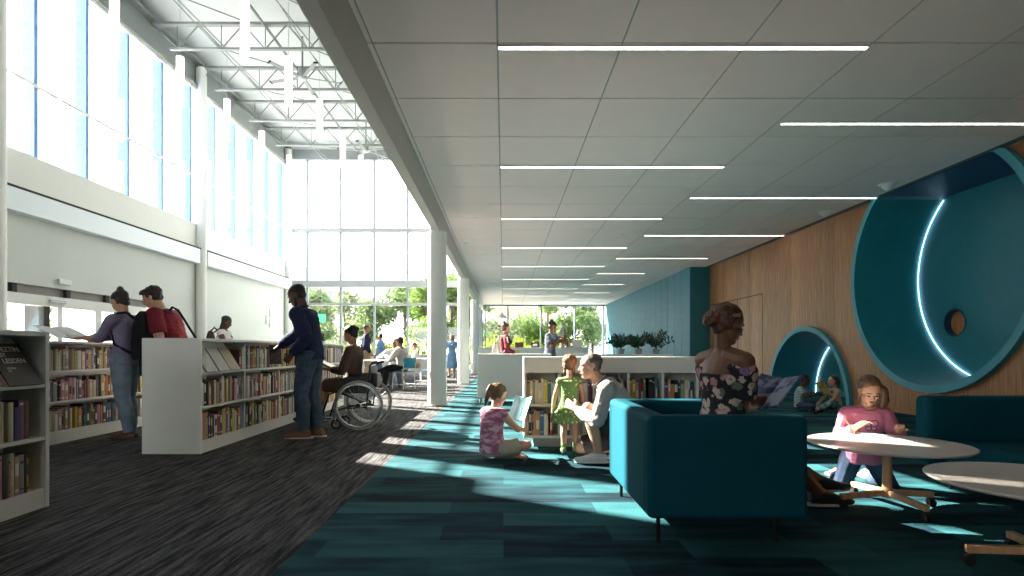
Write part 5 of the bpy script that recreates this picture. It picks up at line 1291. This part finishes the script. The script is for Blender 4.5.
o = empty('paper_sheet', (1.24, 12.12, 1.40), R(-25), 'white sheet of paper held by the woman in the grey blue dress', 'paper'); m = Matrix.Rotation(R(25), 3, 'Y')
MB().obox((0,0,0), (.002,.13,.10), m).build('sheet', M['paper'], o); MB().obox((.03,.05,.05), (.002,.10,.12), Matrix.Rotation(R(14), 3, 'Y')@Matrix.Rotation(R(15), 3, 'X')).build('second_sheet', M['paper'], o)
# --- cafe people
person('man in a dark navy jacket and tan trousers standing by the window', (-4.2, 17.4, 0), 20, 1.82, head=(0,8), handL=(.1,.2,.95), handR=(.1,-.2,.95), skin='tan', hair='grey', style='thin', top=CL['navy'], sleeve=1.0, bottom=CL['tanpant'], shoe=(LEAD, M['black']), vox=.012)
person('man in a pale shirt and black trousers sitting cross-legged on a teal chair', (-2.66, 15.0, 0), 165, 1.78, ph=.53, lean=6, head=(0,14), handL=(.42,.12,.86), handR=(.40,-.12,.80), footL=(.48,.10,.09), footR=(.80,.05,.36), kneeL=(.7,0,1), kneeR=(.7,0,1), toeR=(1,0,-.2), skin='brown', hair='black', style='thick', top=CL['offwhite'], sleeve=.95, bottom=CL['black'], shoe=(LEAD, M['black']), vox=.011)
person('man in a white shirt sitting behind the white cafe table facing the room', (-3.05, 16.0, 0), -80, 1.74, ph=.50, lean=6, head=(-12,10), handL=(.30,.20,.80), handR=(.32,-.25,.80), elbL=(0,.9,-.5), elbR=(0,-.9,-.5), footL=(.42,.12,.09), footR=(.42,-.12,.09), kneeL=(.7,0,1), kneeR=(.7,0,1), skin='brown', hair='black', style='crop', top=CL['white'], sleeve=.9, bottom=CL['greyblue'], shoe=(M['black'], M['black']), vox=.012)
person('man in a light blue shirt standing far back by the window', (-4.75, 22.0, 0), -150, 1.66, head=(0,6), skin='tan', hair='black', style='short', top=CL['lightblue'], sleeve=.9, bottom=CL['greyblue'], shoe=(M['black'], M['black']), vox=.014)
person('person in a pale rose top sitting far back beside the thick round column', (-2.95, 19.4, 0), 190, 1.66, ph=.50, female=True, lean=8, head=(0,14), handL=(.3,.1,.8), handR=(.3,-.1,.8), footL=(.45,.12,.09), footR=(.45,-.12,.09), kneeL=(.7,0,1), kneeR=(.7,0,1), skin='light', hair='brown', style='bun', top=CL['offwhite'], sleeve=.5, bottom=CL['tanpant'], shoe=(LEA, M['black']), vox=.014)
person('person in a blue top standing far back behind the end of the island bookcase', (-5.75, 18.0, 0), 190, 1.58, female=True, head=(0,10), skin='brown', hair='black', style='long', top=CL['lightblue'], sleeve=.5, bottom=CL['greyblue'], shoe=(M['black'], M['black']), vox=.014)
person('person in a light blue dress with orange hair standing between the two round columns', (-1.95, 21.5, 0), -100, 1.62, female=True, head=(0,8), skin='light', hair='auburn', style='long', dress=CL['lightblue'], sleeve=.4, dress_len=.5, shoe=(LEA, M['black']), vox=.014)
person('person in a rose top bending by the hall window behind the woman in grey blue', (2.6, 21.0, 0), 200, 1.55, ph=.72, lean=28, head=(0,20), handL=(.35,.1,.7), handR=(.35,-.1,.7), skin='brown', hair='black', style='short', top=CL['red'], sleeve=.6, bottom=CL['white'], shoe=(M['black'], M['black']), vox=.014)
person('person in an orange top outside the hall window between the two women', (1.9, 35.5, -.1), -90, 1.7, head=(0,8), skin='tan', hair='darkbrown', style='short', top=CL['orange'], sleeve=.6, bottom=CL['tanpant'], shoe=(M['black'], M['black']), vox=.016)
for t in [x for x in bpy.data.objects if x.type == 'FONT']:
    bpy.context.view_layer.update(); me = bpy.data.meshes.new_from_object(t.evaluated_get(bpy.context.evaluated_depsgraph_get()))
    n = bpy.data.objects.new('lettering', me); col.objects.link(n); n.parent = t.parent; n.location = t.location; n.rotation_euler = t.rotation_euler; bpy.data.objects.remove(t)
